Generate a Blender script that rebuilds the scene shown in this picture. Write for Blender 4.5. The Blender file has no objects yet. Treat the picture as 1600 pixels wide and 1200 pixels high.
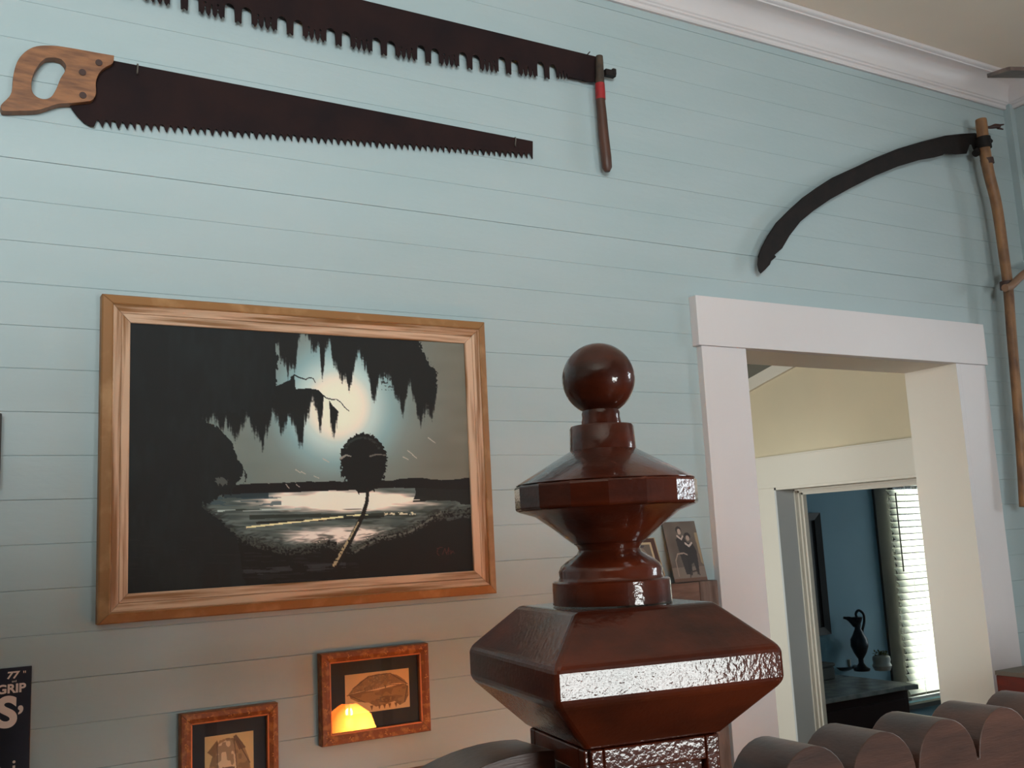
import bpy, bmesh, math, random
import numpy as np
from mathutils import Vector, Matrix
from mathutils.geometry import tessellate_polygon
random.seed(7); np.random.seed(7)
SC = bpy.context.scene
C = SC.collection
EYE = 1.85                                   # eye height above the floor
# ------------------------------------------------------------------ camera
F_PX = 1561.86; YAW, PITCH, ROLL = 0.5307, 0.153754, -0.049613
cy, sy, cp, sp = math.cos(YAW), math.sin(YAW), math.cos(PITCH), math.sin(PITCH)
fw = Vector((sy*cp, cy*cp, sp)); r0 = Vector((cy, -sy, 0)); u0 = r0.cross(fw)
RR = math.cos(ROLL)*r0 + math.sin(ROLL)*u0
UU = -math.sin(ROLL)*r0 + math.cos(ROLL)*u0
cam = bpy.data.cameras.new('camera'); co = bpy.data.objects.new('camera', cam); C.objects.link(co)
M = Matrix((RR, UU, -fw)).transposed().to_4x4(); M.translation = (0, 0, EYE); co.matrix_world = M
cam.sensor_width = 36; cam.sensor_fit = 'HORIZONTAL'; cam.lens = 36*F_PX/1600; cam.clip_start = .02
SC.camera = co
# ------------------------------------------------------------------ world, light, exposure
SC.view_settings.view_transform = 'Standard'; SC.view_settings.look = 'None'
SC.view_settings.exposure = 0.0; SC.view_settings.gamma = 1.0; SC.view_settings.use_curve_mapping = False
w = bpy.data.worlds.new('sky'); SC.world = w; w.use_nodes = True
w.node_tree.nodes['Background'].inputs[0].default_value = (.72, .86, 1, 1)
w.node_tree.nodes['Background'].inputs[1].default_value = 4.0
def area(name, loc, aim, sx, sz, radiance, col):
    l = bpy.data.lights.new(name, 'AREA'); l.shape = 'RECTANGLE'; l.size = sx; l.size_y = sz
    l.energy = radiance*math.pi*sx*sz; l.color = col
    o = bpy.data.objects.new(name, l); C.objects.link(o); o.location = loc
    o.rotation_euler = Vector(aim).to_track_quat('-Z', 'Y').to_euler(); return o
Y_F = -3.2; X_L = -3.5; X_R = 6.5; Y_B = 2.3; Z_C = EYE+1.745
SKY = (.84, .93, 1.0)
area('daylight_front_right', (1.75, Y_F-.3, 1.3), (0, 1, 0), 1.4, 1.0, 22, (1, .96, .95))
area('daylight_front_left', (-1.2, Y_F-.3, 2.65), (0, 1, 0), 2.4, 1.2, 38, (.94, .97, 1))
area('daylight_right', (X_R+.3, -.4, 2.5), (-1, 0, 0), 1.6, 1.3, 9, (.93, .93, 1))
area('daylight_hall', (1.05, 3.9, 1.9), (1, 0, 0), 1.3, 1.7, 5.8, (1, .93, .87))
area('fill_light_blue_room_right', (8.5, 3.9, 1.6), (-1, 0, 0), 1.0, 1.3, 5, (.95, .98, 1))  # fill light added to brighten the blue walls, no such source in view
area('daylight_blue_room', (6.4, 5.45, 1.3), (0, -1, 0), 1.0, 1.7, 17, (1, 1, .95))

# ------------------------------------------------------------------ helpers
def sl(c):
    return tuple((x/12.92 if x <= .04045 else ((x+.055)/1.055)**2.4) for x in c)
def rgb(r, g, b): return sl((r/255, g/255, b/255))
def ray(x, y): return (x-800)*RR - (y-600)*UU + F_PX*fw
def onY(x, y, Y): d = ray(x, y); d = d*(Y/d.y); return Vector((d.x, Y, EYE+d.z))
def onX(x, y, X): d = ray(x, y); d = d*(X/d.x); return Vector((X, d.y, EYE+d.z))
def onZ(x, y, Z): d = ray(x, y); d = d*((Z-EYE)/d.z); return Vector((d.x, d.y, Z))
def worldloc(o):
    v = Vector((0, 0, 0))
    while o: v += o.location; o = o.parent
    return v
def tag(o, label=None, cat=None, group=None, kind=None):
    if label: o['label'] = label
    if cat: o['category'] = cat
    if group: o['group'] = group
    if kind: o['kind'] = kind
    return o
def thing(name, loc, label=None, cat=None, group=None, kind=None):
    o = bpy.data.objects.new(name, None); C.objects.link(o); o.location = loc; o.empty_display_size = .05
    return tag(o, label, cat, group, kind)
def obj(name, V, F, mat, parent=None, smooth=False, label=None):
    off = worldloc(parent) if parent else Vector((0, 0, 0))
    me = bpy.data.meshes.new(name); me.from_pydata([tuple(Vector(v)-off) for v in V], [], F)
    bm = bmesh.new(); bm.from_mesh(me); bmesh.ops.recalc_face_normals(bm, faces=bm.faces); bm.to_mesh(me); bm.free()
    if smooth:
        for p in me.polygons: p.use_smooth = True
    me.materials.append(mat); o = bpy.data.objects.new(name, me); C.objects.link(o)
    if parent: o.parent = parent
    if label: o['label'] = label
    return o
def bev(o, w=.002, seg=2):
    m = o.modifiers.new('bevel', 'BEVEL'); m.width = w; m.segments = seg; m.limit_method = 'ANGLE'; m.angle_limit = math.radians(35)
    return o
def autosm(o, ang=35):
    me = o.data
    for p in me.polygons: p.use_smooth = True
    bm = bmesh.new(); bm.from_mesh(me)
    for e in bm.edges:
        if len(e.link_faces) == 2 and e.calc_face_angle(0) > math.radians(ang): e.smooth = False
    bm.to_mesh(me); bm.free(); return o
BF = [(0, 1, 3, 2), (4, 6, 7, 5), (0, 4, 5, 1), (2, 3, 7, 6), (0, 2, 6, 4), (1, 5, 7, 3)]
def boxes(name, L, mat, parent=None, label=None, b=0):
    V, F = [], []
    for (x0, y0, z0, x1, y1, z1) in L:
        n = len(V)
        V += [(x, y, z) for x in (x0, x1) for y in (y0, y1) for z in (z0, z1)]
        F += [tuple(n+i for i in f) for f in BF]
    o = obj(name, V, F, mat, parent, label=label)
    if b: bev(o, b)
    return o
def box(name, x0, y0, z0, x1, y1, z1, mat, parent=None, label=None, b=0):
    return boxes(name, [(x0, y0, z0, x1, y1, z1)], mat, parent, label, b)
def lathe(name, c, prof, n, mat, parent=None, smooth=True, rot=0, label=None, ang=40):
    """prof: (radius, z) world z"""
    V, F = [], []
    for r, z in prof:
        for k in range(n):
            a = 2*math.pi*k/n+rot; V.append((c[0]+r*math.cos(a), c[1]+r*math.sin(a), z))
    for i in range(len(prof)-1):
        for k in range(n):
            F.append((i*n+k, i*n+(k+1) % n, (i+1)*n+(k+1) % n, (i+1)*n+k))
    F.append(tuple(range(n))); F.append(tuple((len(prof)-1)*n+k for k in range(n)))
    o = obj(name, V, F, mat, parent, label=label)
    if smooth: autosm(o, ang)
    return o
def tube(name, P, R, mat, parent=None, n=12, label=None, flat=1.0):
    P = [Vector(p) for p in P]; V, F = [], []; up = Vector((.13, .9, .2))
    for i, p in enumerate(P):
        t = (P[min(i+1, len(P)-1)]-P[max(i-1, 0)]).normalized()
        a = t.cross(up).normalized(); b = a.cross(t).normalized()
        r = R[i] if hasattr(R, '__len__') else R
        for k in range(n):
            q = 2*math.pi*k/n; V.append(p + a*(r*math.cos(q)) + b*(r*flat*math.sin(q)))
    for i in range(len(P)-1):
        for k in range(n): F.append((i*n+k, i*n+(k+1) % n, (i+1)*n+(k+1) % n, (i+1)*n+k))
    F.append(tuple(range(n))); F.append(tuple((len(P)-1)*n+k for k in range(n)))
    return autosm(obj(name, V, F, mat, parent, label=label), 50)
def smoothpts(P, k=6):
    """Catmull-Rom"""
    P = [Vector(p) for p in P]; out = []
    Q = [P[0]*2-P[1]]+P+[P[-1]*2-P[-2]]
    for i in range(1, len(Q)-2):
        a, b, c, d = Q[i-1], Q[i], Q[i+1], Q[i+2]
        for j in range(k):
            t = j/k; out.append(.5*((2*b)+(c-a)*t+(2*a-5*b+4*c-d)*t*t+(3*b-a-3*c+d)*t**3))
    out.append(P[-1]); return out
def plate(name, outline, y0, y1, mat, parent=None, holes=(), label=None):
    """outline/holes in (x,z) on the wall plane, extruded in y from y0 (front) to y1"""
    loops = [[Vector((x, z, 0)) for x, z in outline]]+[[Vector((x, z, 0)) for x, z in h] for h in holes]
    tri = tessellate_polygon(loops); flat = [v for l in loops for v in l]; n = len(flat)
    V = [(v.x, y0, v.y) for v in flat]+[(v.x, y1, v.y) for v in flat]
    F = [tuple(t) for t in tri]+[tuple(i+n for i in reversed(t)) for t in tri]
    s = 0
    for l in loops:
        m = len(l)
        for i in range(m): F.append((s+i, s+(i+1) % m, s+(i+1) % m+n, s+i+n))
        s += m
    return obj(name, V, F, mat, parent, label=label)
def WP(pts, Y):
    return [(lambda v: (v.x, v.z))(onY(x, y, Y)) for x, y in pts]

# ------------------------------------------------------------------ materials
def mat(name, col, rough=.6, metal=0, coat=0, spec=.5, coat_rough=.08):
    m = bpy.data.materials.new(name); m.use_nodes = True; b = m.node_tree.nodes['Principled BSDF']
    b.inputs['Base Color'].default_value = (*col, 1); b.inputs['Roughness'].default_value = rough
    b.inputs['Metallic'].default_value = metal; b.inputs['Coat Weight'].default_value = coat
    b.inputs['Coat Roughness'].default_value = coat_rough; b.inputs['Specular IOR Level'].default_value = spec
    return m
def tex(m, c2, scale=8, stretch=(1, 1, 1), lo=.35, hi=.65, detail=4, bump=0, bscale=None, dist=.002, coatbump=False, rot=(0, 0, 0), iso=False):
    """mix base colour with c2 by noise; optional bump"""
    nt = m.node_tree; N, L = nt.nodes, nt.links; b = N['Principled BSDF']
    tc = N.new('ShaderNodeTexCoord'); mp = N.new('ShaderNodeMapping'); mp.inputs['Scale'].default_value = stretch; mp.inputs['Rotation'].default_value = rot
    L.new(tc.outputs['Object'], mp.inputs[0])
    if c2 is not None:
        n = N.new('ShaderNodeTexNoise'); n.inputs['Scale'].default_value = scale; n.inputs['Detail'].default_value = detail
        L.new(mp.outputs[0], n.inputs['Vector'])
        r = N.new('ShaderNodeValToRGB'); r.color_ramp.elements[0].position = lo; r.color_ramp.elements[1].position = hi
        r.color_ramp.elements[0].color = b.inputs['Base Color'].default_value; r.color_ramp.elements[1].color = (*c2, 1)
        L.new(n.outputs[0], r.inputs[0]); L.new(r.outputs[0], b.inputs['Base Color'])
    if bump:
        n2 = N.new('ShaderNodeTexNoise'); n2.inputs['Scale'].default_value = bscale or scale; n2.inputs['Detail'].default_value = 2
        L.new(tc.outputs['Object'] if iso else mp.outputs[0], n2.inputs['Vector'])
        bp = N.new('ShaderNodeBump'); bp.inputs['Strength'].default_value = bump; bp.inputs['Distance'].default_value = dist
        L.new(n2.outputs[0], bp.inputs['Height']); L.new(bp.outputs[0], b.inputs['Normal'])
        if coatbump: L.new(bp.outputs[0], b.inputs['Coat Normal'])
    return m
M_wall = tex(mat('blue_painted_board', rgb(165, 179, 182), .5), rgb(160, 176, 179), 2.2, (1, 1, 3), bump=.25, bscale=26, dist=.002)
M_gap = mat('wall_backing', rgb(120, 150, 152), .9)
M_white = tex(mat('white_trim_paint', rgb(212, 206, 207), .45), rgb(208, 202, 203), 3, bump=.1, bscale=40, dist=.001)
M_cream = tex(mat('cream_wall_paint', rgb(208, 192, 163), .7), rgb(203, 188, 160), 3)
M_creamtrim = mat('cream_trim_paint', rgb(214, 205, 192), .5)
M_greytrim = mat('grey_jamb_paint', rgb(190, 190, 190), .6)
M_other = tex(mat('warm_grey_wall_paint', rgb(176, 164, 154), .8), rgb(170, 158, 148), 2)
M_ceil = tex(mat('beige_ceiling_paint', rgb(243, 230, 214), .85), rgb(238, 225, 209), 1.5)
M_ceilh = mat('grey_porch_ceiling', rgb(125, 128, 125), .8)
M_floor = tex(mat('brown_floor', rgb(150, 100, 66), .4), rgb(122, 78, 50), 3, (1, 12, 1))
M_teal = tex(mat('teal_room_paint', rgb(130, 166, 182), .7), rgb(124, 160, 176), 2)
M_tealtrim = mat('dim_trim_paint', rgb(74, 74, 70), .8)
M_saw = tex(mat('rusty_saw_steel', rgb(44, 29, 28), .8, 0, spec=.12), rgb(32, 24, 26), 9, lo=.3, hi=.7, detail=6, bump=.3, bscale=60, dist=.0006)
M_iron = tex(mat('black_iron', rgb(24, 21, 21), .65, 0, spec=.25), rgb(36, 28, 26), 25, lo=.4, hi=.8, bump=.4, bscale=80, dist=.0008)
M_nail = mat('dull_nail_steel', rgb(120, 112, 105), .4, .7)
M_sawwood = tex(mat('worn_beech_handle', rgb(142, 94, 60), .55), rgb(96, 60, 40), 22, (1, 1, 5), lo=.35, hi=.75, detail=6, bump=.2, bscale=40)
M_screw = mat('dark_screw', rgb(58, 34, 28), .6)
M_hdark = tex(mat('dark_wood_handle', rgb(88, 50, 34), .5), rgb(56, 36, 28), 16, (1, 1, .3), lo=.3, hi=.75)
M_htop = tex(mat('greyed_wood_handle', rgb(74, 58, 44), .7), rgb(50, 40, 32), 30)
M_red = tex(mat('faded_red_paint', rgb(150, 26, 30), .6), rgb(95, 32, 28), 40, lo=.45, hi=.75)
M_snath = tex(mat('scythe_snath_wood', rgb(146, 106, 70), .55), rgb(82, 54, 40), 22, (1, 1, .45), lo=.38, hi=.72, detail=6, bump=.3, bscale=30)
M_nib = mat('grip_wood', rgb(138, 106, 84), .55)
M_pine_h = tex(mat('pine_frame_horizontal', rgb(202, 166, 138), .6), rgb(138, 94, 54), 9, (.35, 4, 9), lo=.46, hi=.62, detail=5, bump=.3, bscale=20, dist=.001)
M_pine_v = tex(mat('pine_frame_vertical', rgb(202, 166, 138), .6), rgb(138, 92, 52), 9, (9, 4, .35), lo=.46, hi=.62, detail=5, bump=.3, bscale=20, dist=.001)
M_pined = tex(mat('brown_stained_pine', rgb(150, 104, 62), .6), rgb(186, 140, 96), 14, lo=.5, hi=.72)
M_joint = mat('dark_joint', rgb(70, 44, 28), .9)
M_carve = tex(mat('carved_brown_frame', rgb(134, 72, 36), .5), rgb(172, 106, 54), 60, lo=.5, hi=.62, bump=.8, bscale=70, dist=.003)
M_gilt = mat('gilt_carving', rgb(198, 130, 66), .45)
M_fillet = mat('orange_fillet', rgb(222, 128, 80), .4)
M_mat = mat('dark_blue_mat', rgb(52, 56, 66), .7)
M_newel = tex(mat('varnished_red_brown_wood', rgb(112, 44, 20), .42, coat=.9, spec=.15, coat_rough=.07), rgb(56, 22, 13), 9, (1, 1, 2.5), lo=.35, hi=.68, detail=6, bump=.2, bscale=230, dist=.0012, coatbump=True, iso=True)
M_rail = tex(mat('varnished_rail_wood', rgb(106, 68, 54), .5, coat=.6, coat_rough=.3), rgb(62, 38, 31), 16, (.5, 1, 4), lo=.3, hi=.7, detail=6, bump=.3, bscale=140, dist=.001, coatbump=True)
M_chest = tex(mat('red_mahogany', rgb(120, 34, 18), .3, coat=.4), rgb(80, 22, 14), 8, (1, 1, 4))
M_chesttop = mat('dusty_grey_top', rgb(110, 104, 96), .7)
M_rustic = tex(mat('weathered_barn_wood', rgb(122, 102, 94), .8), rgb(88, 70, 62), 10, (6, 6, 1), lo=.3, hi=.7, detail=6, bump=.5, bscale=25)
M_rustich = tex(mat('weathered_barn_wood_rail', rgb(118, 94, 84), .8), rgb(86, 64, 56), 10, (1, 6, 6), lo=.3, hi=.7, detail=6, bump=.5, bscale=25)
M_greenglass = mat('green_tinted_pane', rgb(60, 88, 78), .15)
M_edge = mat('card_edge', rgb(60, 42, 32), .8)
M_sign = tex(mat('navy_enamel', rgb(20, 20, 40), .35), rgb(14, 14, 28), 20)
M_letter = mat('cream_lettering', rgb(228, 208, 198), .5)
M_dark = mat('near_black_wood', rgb(38, 26, 22), .5)
M_dresser = mat('dark_brown_dresser', rgb(44, 22, 18), .7, spec=.15)
M_marble = tex(mat('grey_marble', rgb(150, 146, 140), .25), rgb(120, 118, 114), 12)
M_ewer = mat('dark_bronze', rgb(38, 42, 48), .4, .4)
M_pot = mat('pale_glazed_pot', rgb(170, 168, 158), .4)
M_leaf = mat('grey_green_leaves', rgb(96, 100, 62), .7)
M_fanb = tex(mat('fan_blade_wood', rgb(128, 108, 100), .4), rgb(92, 76, 72), 20)
M_fanm = mat('fan_metal', rgb(190, 182, 172), .35, .6)
M_winf = mat('window_frame_paint', rgb(205, 205, 200), .5)
M_brass = mat('aged_brass', rgb(120, 88, 48), .35, .8)
def mix_glass(name, tint=(1, 1, 1), ior=1.5):
    m = bpy.data.materials.new(name); m.use_nodes = True; nt = m.node_tree; N, L = nt.nodes, nt.links; N.clear()
    o = N.new('ShaderNodeOutputMaterial'); t = N.new('ShaderNodeBsdfTransparent'); g = N.new('ShaderNodeBsdfGlossy'); f = N.new('ShaderNodeFresnel'); x = N.new('ShaderNodeMixShader')
    t.inputs[0].default_value = (*tint, 1); g.inputs['Roughness'].default_value = 0.01; f.inputs[0].default_value = ior
    L.new(f.outputs[0], x.inputs[0]); L.new(t.outputs[0], x.inputs[1]); L.new(g.outputs[0], x.inputs[2]); L.new(x.outputs[0], o.inputs[0]); return m
M_glass = mix_glass('clear_glass'); M_pane = mix_glass('window_glass', (.97, 1, .98))
M_slat = mat('white_blind_slat', rgb(240, 240, 225), .5)
_nt = M_slat.node_tree; _tr = _nt.nodes.new('ShaderNodeBsdfTranslucent'); _tr.inputs[0].default_value = (.9, .9, .86, 1)
_mx = _nt.nodes.new('ShaderNodeMixShader'); _mx.inputs[0].default_value = .55
_nt.links.new(_nt.nodes['Principled BSDF'].outputs[0], _mx.inputs[1]); _nt.links.new(_tr.outputs[0], _mx.inputs[2]); _nt.links.new(_mx.outputs[0], _nt.nodes['Material Output'].inputs[0])
def emis(name, col, s):
    m = bpy.data.materials.new(name); m.use_nodes = True; b = m.node_tree.nodes['Principled BSDF']
    b.inputs['Base Color'].default_value = (*col, 1); b.inputs['Emission Color'].default_value = (*col, 1); b.inputs['Emission Strength'].default_value = s
    b.inputs['Roughness'].default_value = .3; return m
M_shade = emis('lit_amber_glass', (1, .40, .05), 1)
M_bulb = emis('bulb', (1, .72, .25), 60)

# ------------------------------------------------------------------ flat pictures: colour attribute on a fine grid
def vnoise(x, y, sx, sy, seed):
    rs = np.random.RandomState(seed); g = rs.rand(128, 128)
    u = x/sx; v = y/sy; i = np.floor(u).astype(int); j = np.floor(v).astype(int); a = u-i; b = v-j
    a = a*a*(3-2*a); b = b*b*(3-2*b); G = lambda p, q: g[p % 128, q % 128]
    return (G(i, j)*(1-a)+G(i+1, j)*a)*(1-b)+(G(i, j+1)*(1-a)+G(i+1, j+1)*a)*b
def inpoly(x, y, P):
    r = np.zeros(x.shape, bool); n = len(P)
    for k in range(n):
        x0, y0 = P[k]; x1, y1 = P[(k+1) % n]
        if y0 == y1: continue
        c = ((y0 > y) != (y1 > y)) & (x < (x1-x0)*(y-y0)/(y1-y0)+x0); r ^= c
    return r
def seg(x, y, a, b, w0, w1=None):
    w1 = w0 if w1 is None else w1
    dx, dy = b[0]-a[0], b[1]-a[1]; t = np.clip(((x-a[0])*dx+(y-a[1])*dy)/(dx*dx+dy*dy), 0, 1)
    return np.hypot(x-a[0]-t*dx, y-a[1]-t*dy) < (w0+(w1-w0)*t)
def pline(x, y, P, w0, w1=None):
    r = np.zeros(x.shape, bool); w1 = w0 if w1 is None else w1; n = len(P)-1
    for k in range(n): r |= seg(x, y, P[k], P[k+1], w0+(w1-w0)*k/n, w0+(w1-w0)*(k+1)/n)
    return r
def picture(name, TL, TR, BL, BR, nx, ny, fn, parent, thick=.004, rough=.5, gain=1.0, label=None):
    """a real panel of thickness `thick`; its face is a grid coloured per vertex by fn(u, v)"""
    TL, TR, BL, BR = [np.array(v, float) for v in (TL, TR, BL, BR)]
    u, v = np.meshgrid(np.linspace(0, 1, nx), np.linspace(0, 1, ny)); u = u.ravel(); v = v.ravel()
    P = TL[None]*((1-u)*(1-v))[:, None]+TR[None]*(u*(1-v))[:, None]+BL[None]*((1-u)*v)[:, None]+BR[None]*(u*v)[:, None]
    col = np.clip(fn(u, v, P), 0, 1)
    lin = np.where(col <= .04045, col/12.92, ((col+.055)/1.055)**2.4)*gain
    i = np.arange(nx*ny).reshape(ny, nx); q = np.stack([i[:-1, :-1], i[1:, :-1], i[1:, 1:], i[:-1, 1:]], -1).reshape(-1, 4)
    nrm = np.cross(BL-TL, TR-TL); nrm /= np.linalg.norm(nrm)   # out of the face
    B = np.array([TL, TR, BR, BL])-nrm*thick; n0 = len(P)
    corners = [0, nx-1, nx*ny-1, nx*(ny-1)]
    V = np.vstack([P, B])-np.array(worldloc(parent))
    F = q.tolist()+[(n0+3, n0+2, n0+1, n0)][::-1]
    edges = [list(range(0, nx)), list(range(nx-1, nx*ny, nx)), list(range(nx*ny-1, nx*(ny-1)-1, -1)), list(range(nx*(ny-1), -1, -nx))]
    for k, e in enumerate(edges): F.append(tuple(e)+(n0+(k+1) % 4, n0+k))
    me = bpy.data.meshes.new(name); me.from_pydata(V.tolist(), [], F)
    a = me.color_attributes.new('paint', 'FLOAT_COLOR', 'POINT')
    cc = np.ones((len(V), 4)); cc[:n0, :3] = lin; cc[n0:, :3] = .05; a.data.foreach_set('color', cc.ravel().astype(np.float32))
    m = bpy.data.materials.new(name+'_paint'); m.use_nodes = True; b = m.node_tree.nodes['Principled BSDF']; b.inputs['Roughness'].default_value = rough
    vc = m.node_tree.nodes.new('ShaderNodeVertexColor'); vc.layer_name = 'paint'; m.node_tree.links.new(vc.outputs[0], b.inputs['Base Color'])
    me.materials.append(m); o = bpy.data.objects.new(name, me); C.objects.link(o); o.parent = parent
    if label: o['label'] = label
    return o
npR, npU, npF = np.array(RR), np.array(UU), np.array(fw)
def sketch(P):   # the tracing grid the prints were drawn on
    Q = P-np.array([0, 0, EYE]); z = Q@npF; return 800+F_PX*(Q@npR)/z, 600-F_PX*(Q@npU)/z

# ================================================================== SETTING
ST = 'structure'
D0, D1, DZ = 2.187, 3.206, EYE+.551      # main doorway opening
def Z(r): return EYE+r
# main back wall: slab plus boards
WB = 2.49
tag(boxes('wall_back', [(X_L, 2.325, 0, D0-.02, WB, Z_C), (D1+.02, 2.325, 0, 3.8, WB, Z_C), (D0-.02, 2.325, DZ+.02, D1+.02, WB, Z_C)], M_gap), kind=ST)
wb = bpy.data.objects['wall_back']
PIT = .184; JZ = EYE-.055
def plank_mesh(x0, x1, h=PIT, mid=True):
    g = .0002; c = .0009; pr = [(2.325, g), (2.3+c, g), (2.3, g+c)]
    if mid: pr += [(2.3, h/2-.0013), (2.3014, h/2), (2.3, h/2+.0013)]
    pr += [(2.3, h-g-c), (2.3+c, h-g), (2.325, h-g)]
    n = len(pr); V = [(x, y, z) for x in (x0, x1) for y, z in pr]
    F = [(i, (i+1) % n, (i+1) % n+n, i+n) for i in range(n)]+[tuple(range(n)), tuple(range(2*n-1, n-1, -1))]
    me = bpy.data.meshes.new('plank'); me.from_pydata(V, [], F)
    bm = bmesh.new(); bm.from_mesh(me); bmesh.ops.recalc_face_normals(bm, faces=bm.faces); bm.to_mesh(me); bm.free()
    me.materials.append(M_wall); return me
def plank(me, z, dy=0):
    o = bpy.data.objects.new('plank', me); C.objects.link(o); o.parent = wb; o.location = (0, dy, z); return o
k0 = -int(JZ/PIT); full = plank_mesh(X_L, 3.765); lft = plank_mesh(X_L, D0-.002); rgt = plank_mesh(D1+.002, 3.765)
for k in range(k0, 30):
    z = JZ+k*PIT
    if z+PIT > Z_C: break
    dy = random.uniform(-.0006, .0006)
    if z >= DZ+.0: plank(full, z, dy)
    elif z+PIT <= DZ+.05: plank(lft, z, dy); plank(rgt, z, dy)
    else: plank(lft, z, dy); plank(rgt, z, dy)
zt = JZ+k*PIT
plank(plank_mesh(X_L, 3.765, Z_C-zt, False), zt); zd = [JZ+j*PIT for j in range(k0, 30) if JZ+j*PIT >= DZ][0]
if zd-DZ > .01: plank(plank_mesh(D0-.002, D1+.002, zd-DZ, False), DZ)
tag(boxes('wall_return', [(3.765, 2.05, 0, 3.96, 2.3, Z_C), (3.96, 2.05, 0, X_R, WB, Z_C)], M_wall), kind=ST)
tag(box('trim_4', 3.735, 2.272, 0, 3.765, 2.3, Z_C-.1, M_wall), kind=ST)
# front wall with two windows, left wall, right wall with one
def wall_with_holes(name, axis, pos0, pos1, a0, a1, z0, z1, holes, m):
    L = []; cur = a0
    for (h0, h1, g0, g1) in sorted(holes):
        L.append((cur, h0, z0, z1)); L.append((h0, h1, z0, g0)); L.append((h0, h1, g1, z1)); cur = h1
    L.append((cur, a1, z0, z1))
    bx = [((a, pos0, c, b, pos1, d) if axis == 'x' else (pos0, a, c, pos1, b, d)) for a, b, c, d in L]
    return tag(boxes(name, bx, m), kind=ST)
W1 = (1.1, 2.4, .85, 1.8); W2 = (-2.4, 0., 2.1, 3.25); W3 = (-1.15, .35, 1.9, 3.15)
wall_with_holes('wall_front', 'x', Y_F-.15, Y_F, X_L, X_R, 0, Z_C, [W1, W2], M_other)
wall_with_holes('wall_right', 'y', X_R, X_R+.15, Y_F, 2.05, 0, Z_C, [W3], M_other)
tag(box('wall_left', X_L-.15, Y_F, 0, X_L, WB, Z_C, M_other), kind=ST)
tag(box('floor', X_L-.15, Y_F-.15, -.1, 8.2, 5.6, 0, M_floor), kind=ST)
tag(box('ceiling', X_L-.15, Y_F-.15, Z_C, X_R+.15, WB, Z_C+.1, M_ceil), kind=ST)
def window(name, axis, pos, a0, a1, z0, z1, inward, m=M_winf):
    """sash window: frame, muntins and panes"""
    cx = (a0+a1)/2; loc = (cx, pos, z0) if axis == 'x' else (pos, cx, z0)
    t = thing(name, loc, kind=ST)
    B = lambda a, c, b, d, p, q: (a, min(p, q), c, b, max(p, q), d) if axis == 'x' else (min(p, q), a, c, max(p, q), b, d)
    s = inward; o0, o1 = pos, pos-.12*s
    fr = [B(a0, z0, a0+.05, z1, o0, o1), B(a1-.05, z0, a1, z1, o0, o1), B(a0+.05, z0, a1-.05, z0+.06, o0, o1), B(a0+.05, z1-.05, a1-.05, z1, o0, o1),
          B(a0+.05, (z0+z1)/2-.025, a1-.05, (z0+z1)/2+.025, pos-.03*s, pos-.09*s)]
    boxes('window_frame', fr, m, t)
    boxes('muntin', [B(cx-.012, z0+.06, cx+.012, z1-.05, pos-.04*s, pos-.07*s)], m, t)
    cas = [B(a0-.12, z0-.02, a0, z1, pos, pos+.02*s), B(a1, z0-.02, a1+.12, z1, pos, pos+.02*s), B(a0-.14, z1, a1+.14, z1+.15, pos, pos+.025*s), B(a0-.14, z0-.05, a1+.14, z0-.02, pos, pos+.06*s)]
    for c in cas: boxes('casing', [c], m, t)
    for (b0, b1) in ((a0+.05, cx-.012), (cx+.012, a1-.05)):
        for (g0, g1) in ((z0+.06, (z0+z1)/2-.025), ((z0+z1)/2+.025, z1-.05)):
            boxes('pane', [B(b0, g0, b1, g1, pos-.052*s, pos-.056*s)], M_pane, t)
    return t
window('window_1', 'x', Y_F, *W1, 1); window('window_2', 'x', Y_F, *W2, 1); window('window_3', 'y', X_R, *W3, -1)
# crown moulding of the main room, swept round the corner
def crown(name, path, prof, m):
    V, F = [], []; n = len(prof)
    for (x, y), (ox, oy) in path:
        for d, z in prof: V.append((x+ox*d, y+oy*d, z))
    for i in range(len(path)-1):
        for k in range(n): F.append((i*n+k, i*n+(k+1) % n, (i+1)*n+(k+1) % n, (i+1)*n+k))
    F += [tuple(range(n)), tuple((len(path)-1)*n+k for k in range(n))]
    return tag(autosm(obj(name, V, F, m), 30), kind=ST)
pr = [(0, -.118), (.010, -.118), (.013, -.113), (.013, -.104), (.018, -.1), (.018, -.094)]
for i in range(9):
    a = math.radians(i*90/8); pr.append((.022+.058*(1-math.cos(a)), -.09+.066*math.sin(a)))
pr += [(.083, -.024), (.083, -.018), (.088, -.016), (.092, -.011), (.092, -.001), (0, -.001)]
crown('trim_1', [((X_L, 2.3), (0, -1)), ((3.765, 2.3), (-1, -1)), ((3.765, 2.05), (-1, -1)), ((X_R, 2.05), (0, -1))], [(d, Z_C+z) for d, z in pr], M_white)
# main doorway: casings, header board and jambs
d1 = thing('door_1', ((D0+D1)/2, 2.3, 0), kind=ST)
box('casing', D0-.18, 2.276, 0, D0, 2.3, DZ, M_white, d1, b=.0015); box('casing', D1+.0205, 2.276, 0, D1+.168, 2.3, DZ, M_white, d1, b=.0015)
box('casing_return', D1, 2.276, 0, D1+.0205, 2.2771, DZ, M_white, d1)
box('header', D0-.195, 2.268, DZ, D1+.175, 2.3, Z(.705), M_white, d1, b=.0015)
box('jamb', D0-.02, 2.301, 0, D0, WB+.01, DZ, M_creamtrim, d1); box('jamb', D1, 2.2772, 0, D1+.02, WB+.01, DZ, M_creamtrim, d1)
box('jamb_head', D0-.02, 2.301, DZ, D1+.02, WB+.01, DZ+.02, M_creamtrim, d1)
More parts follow.
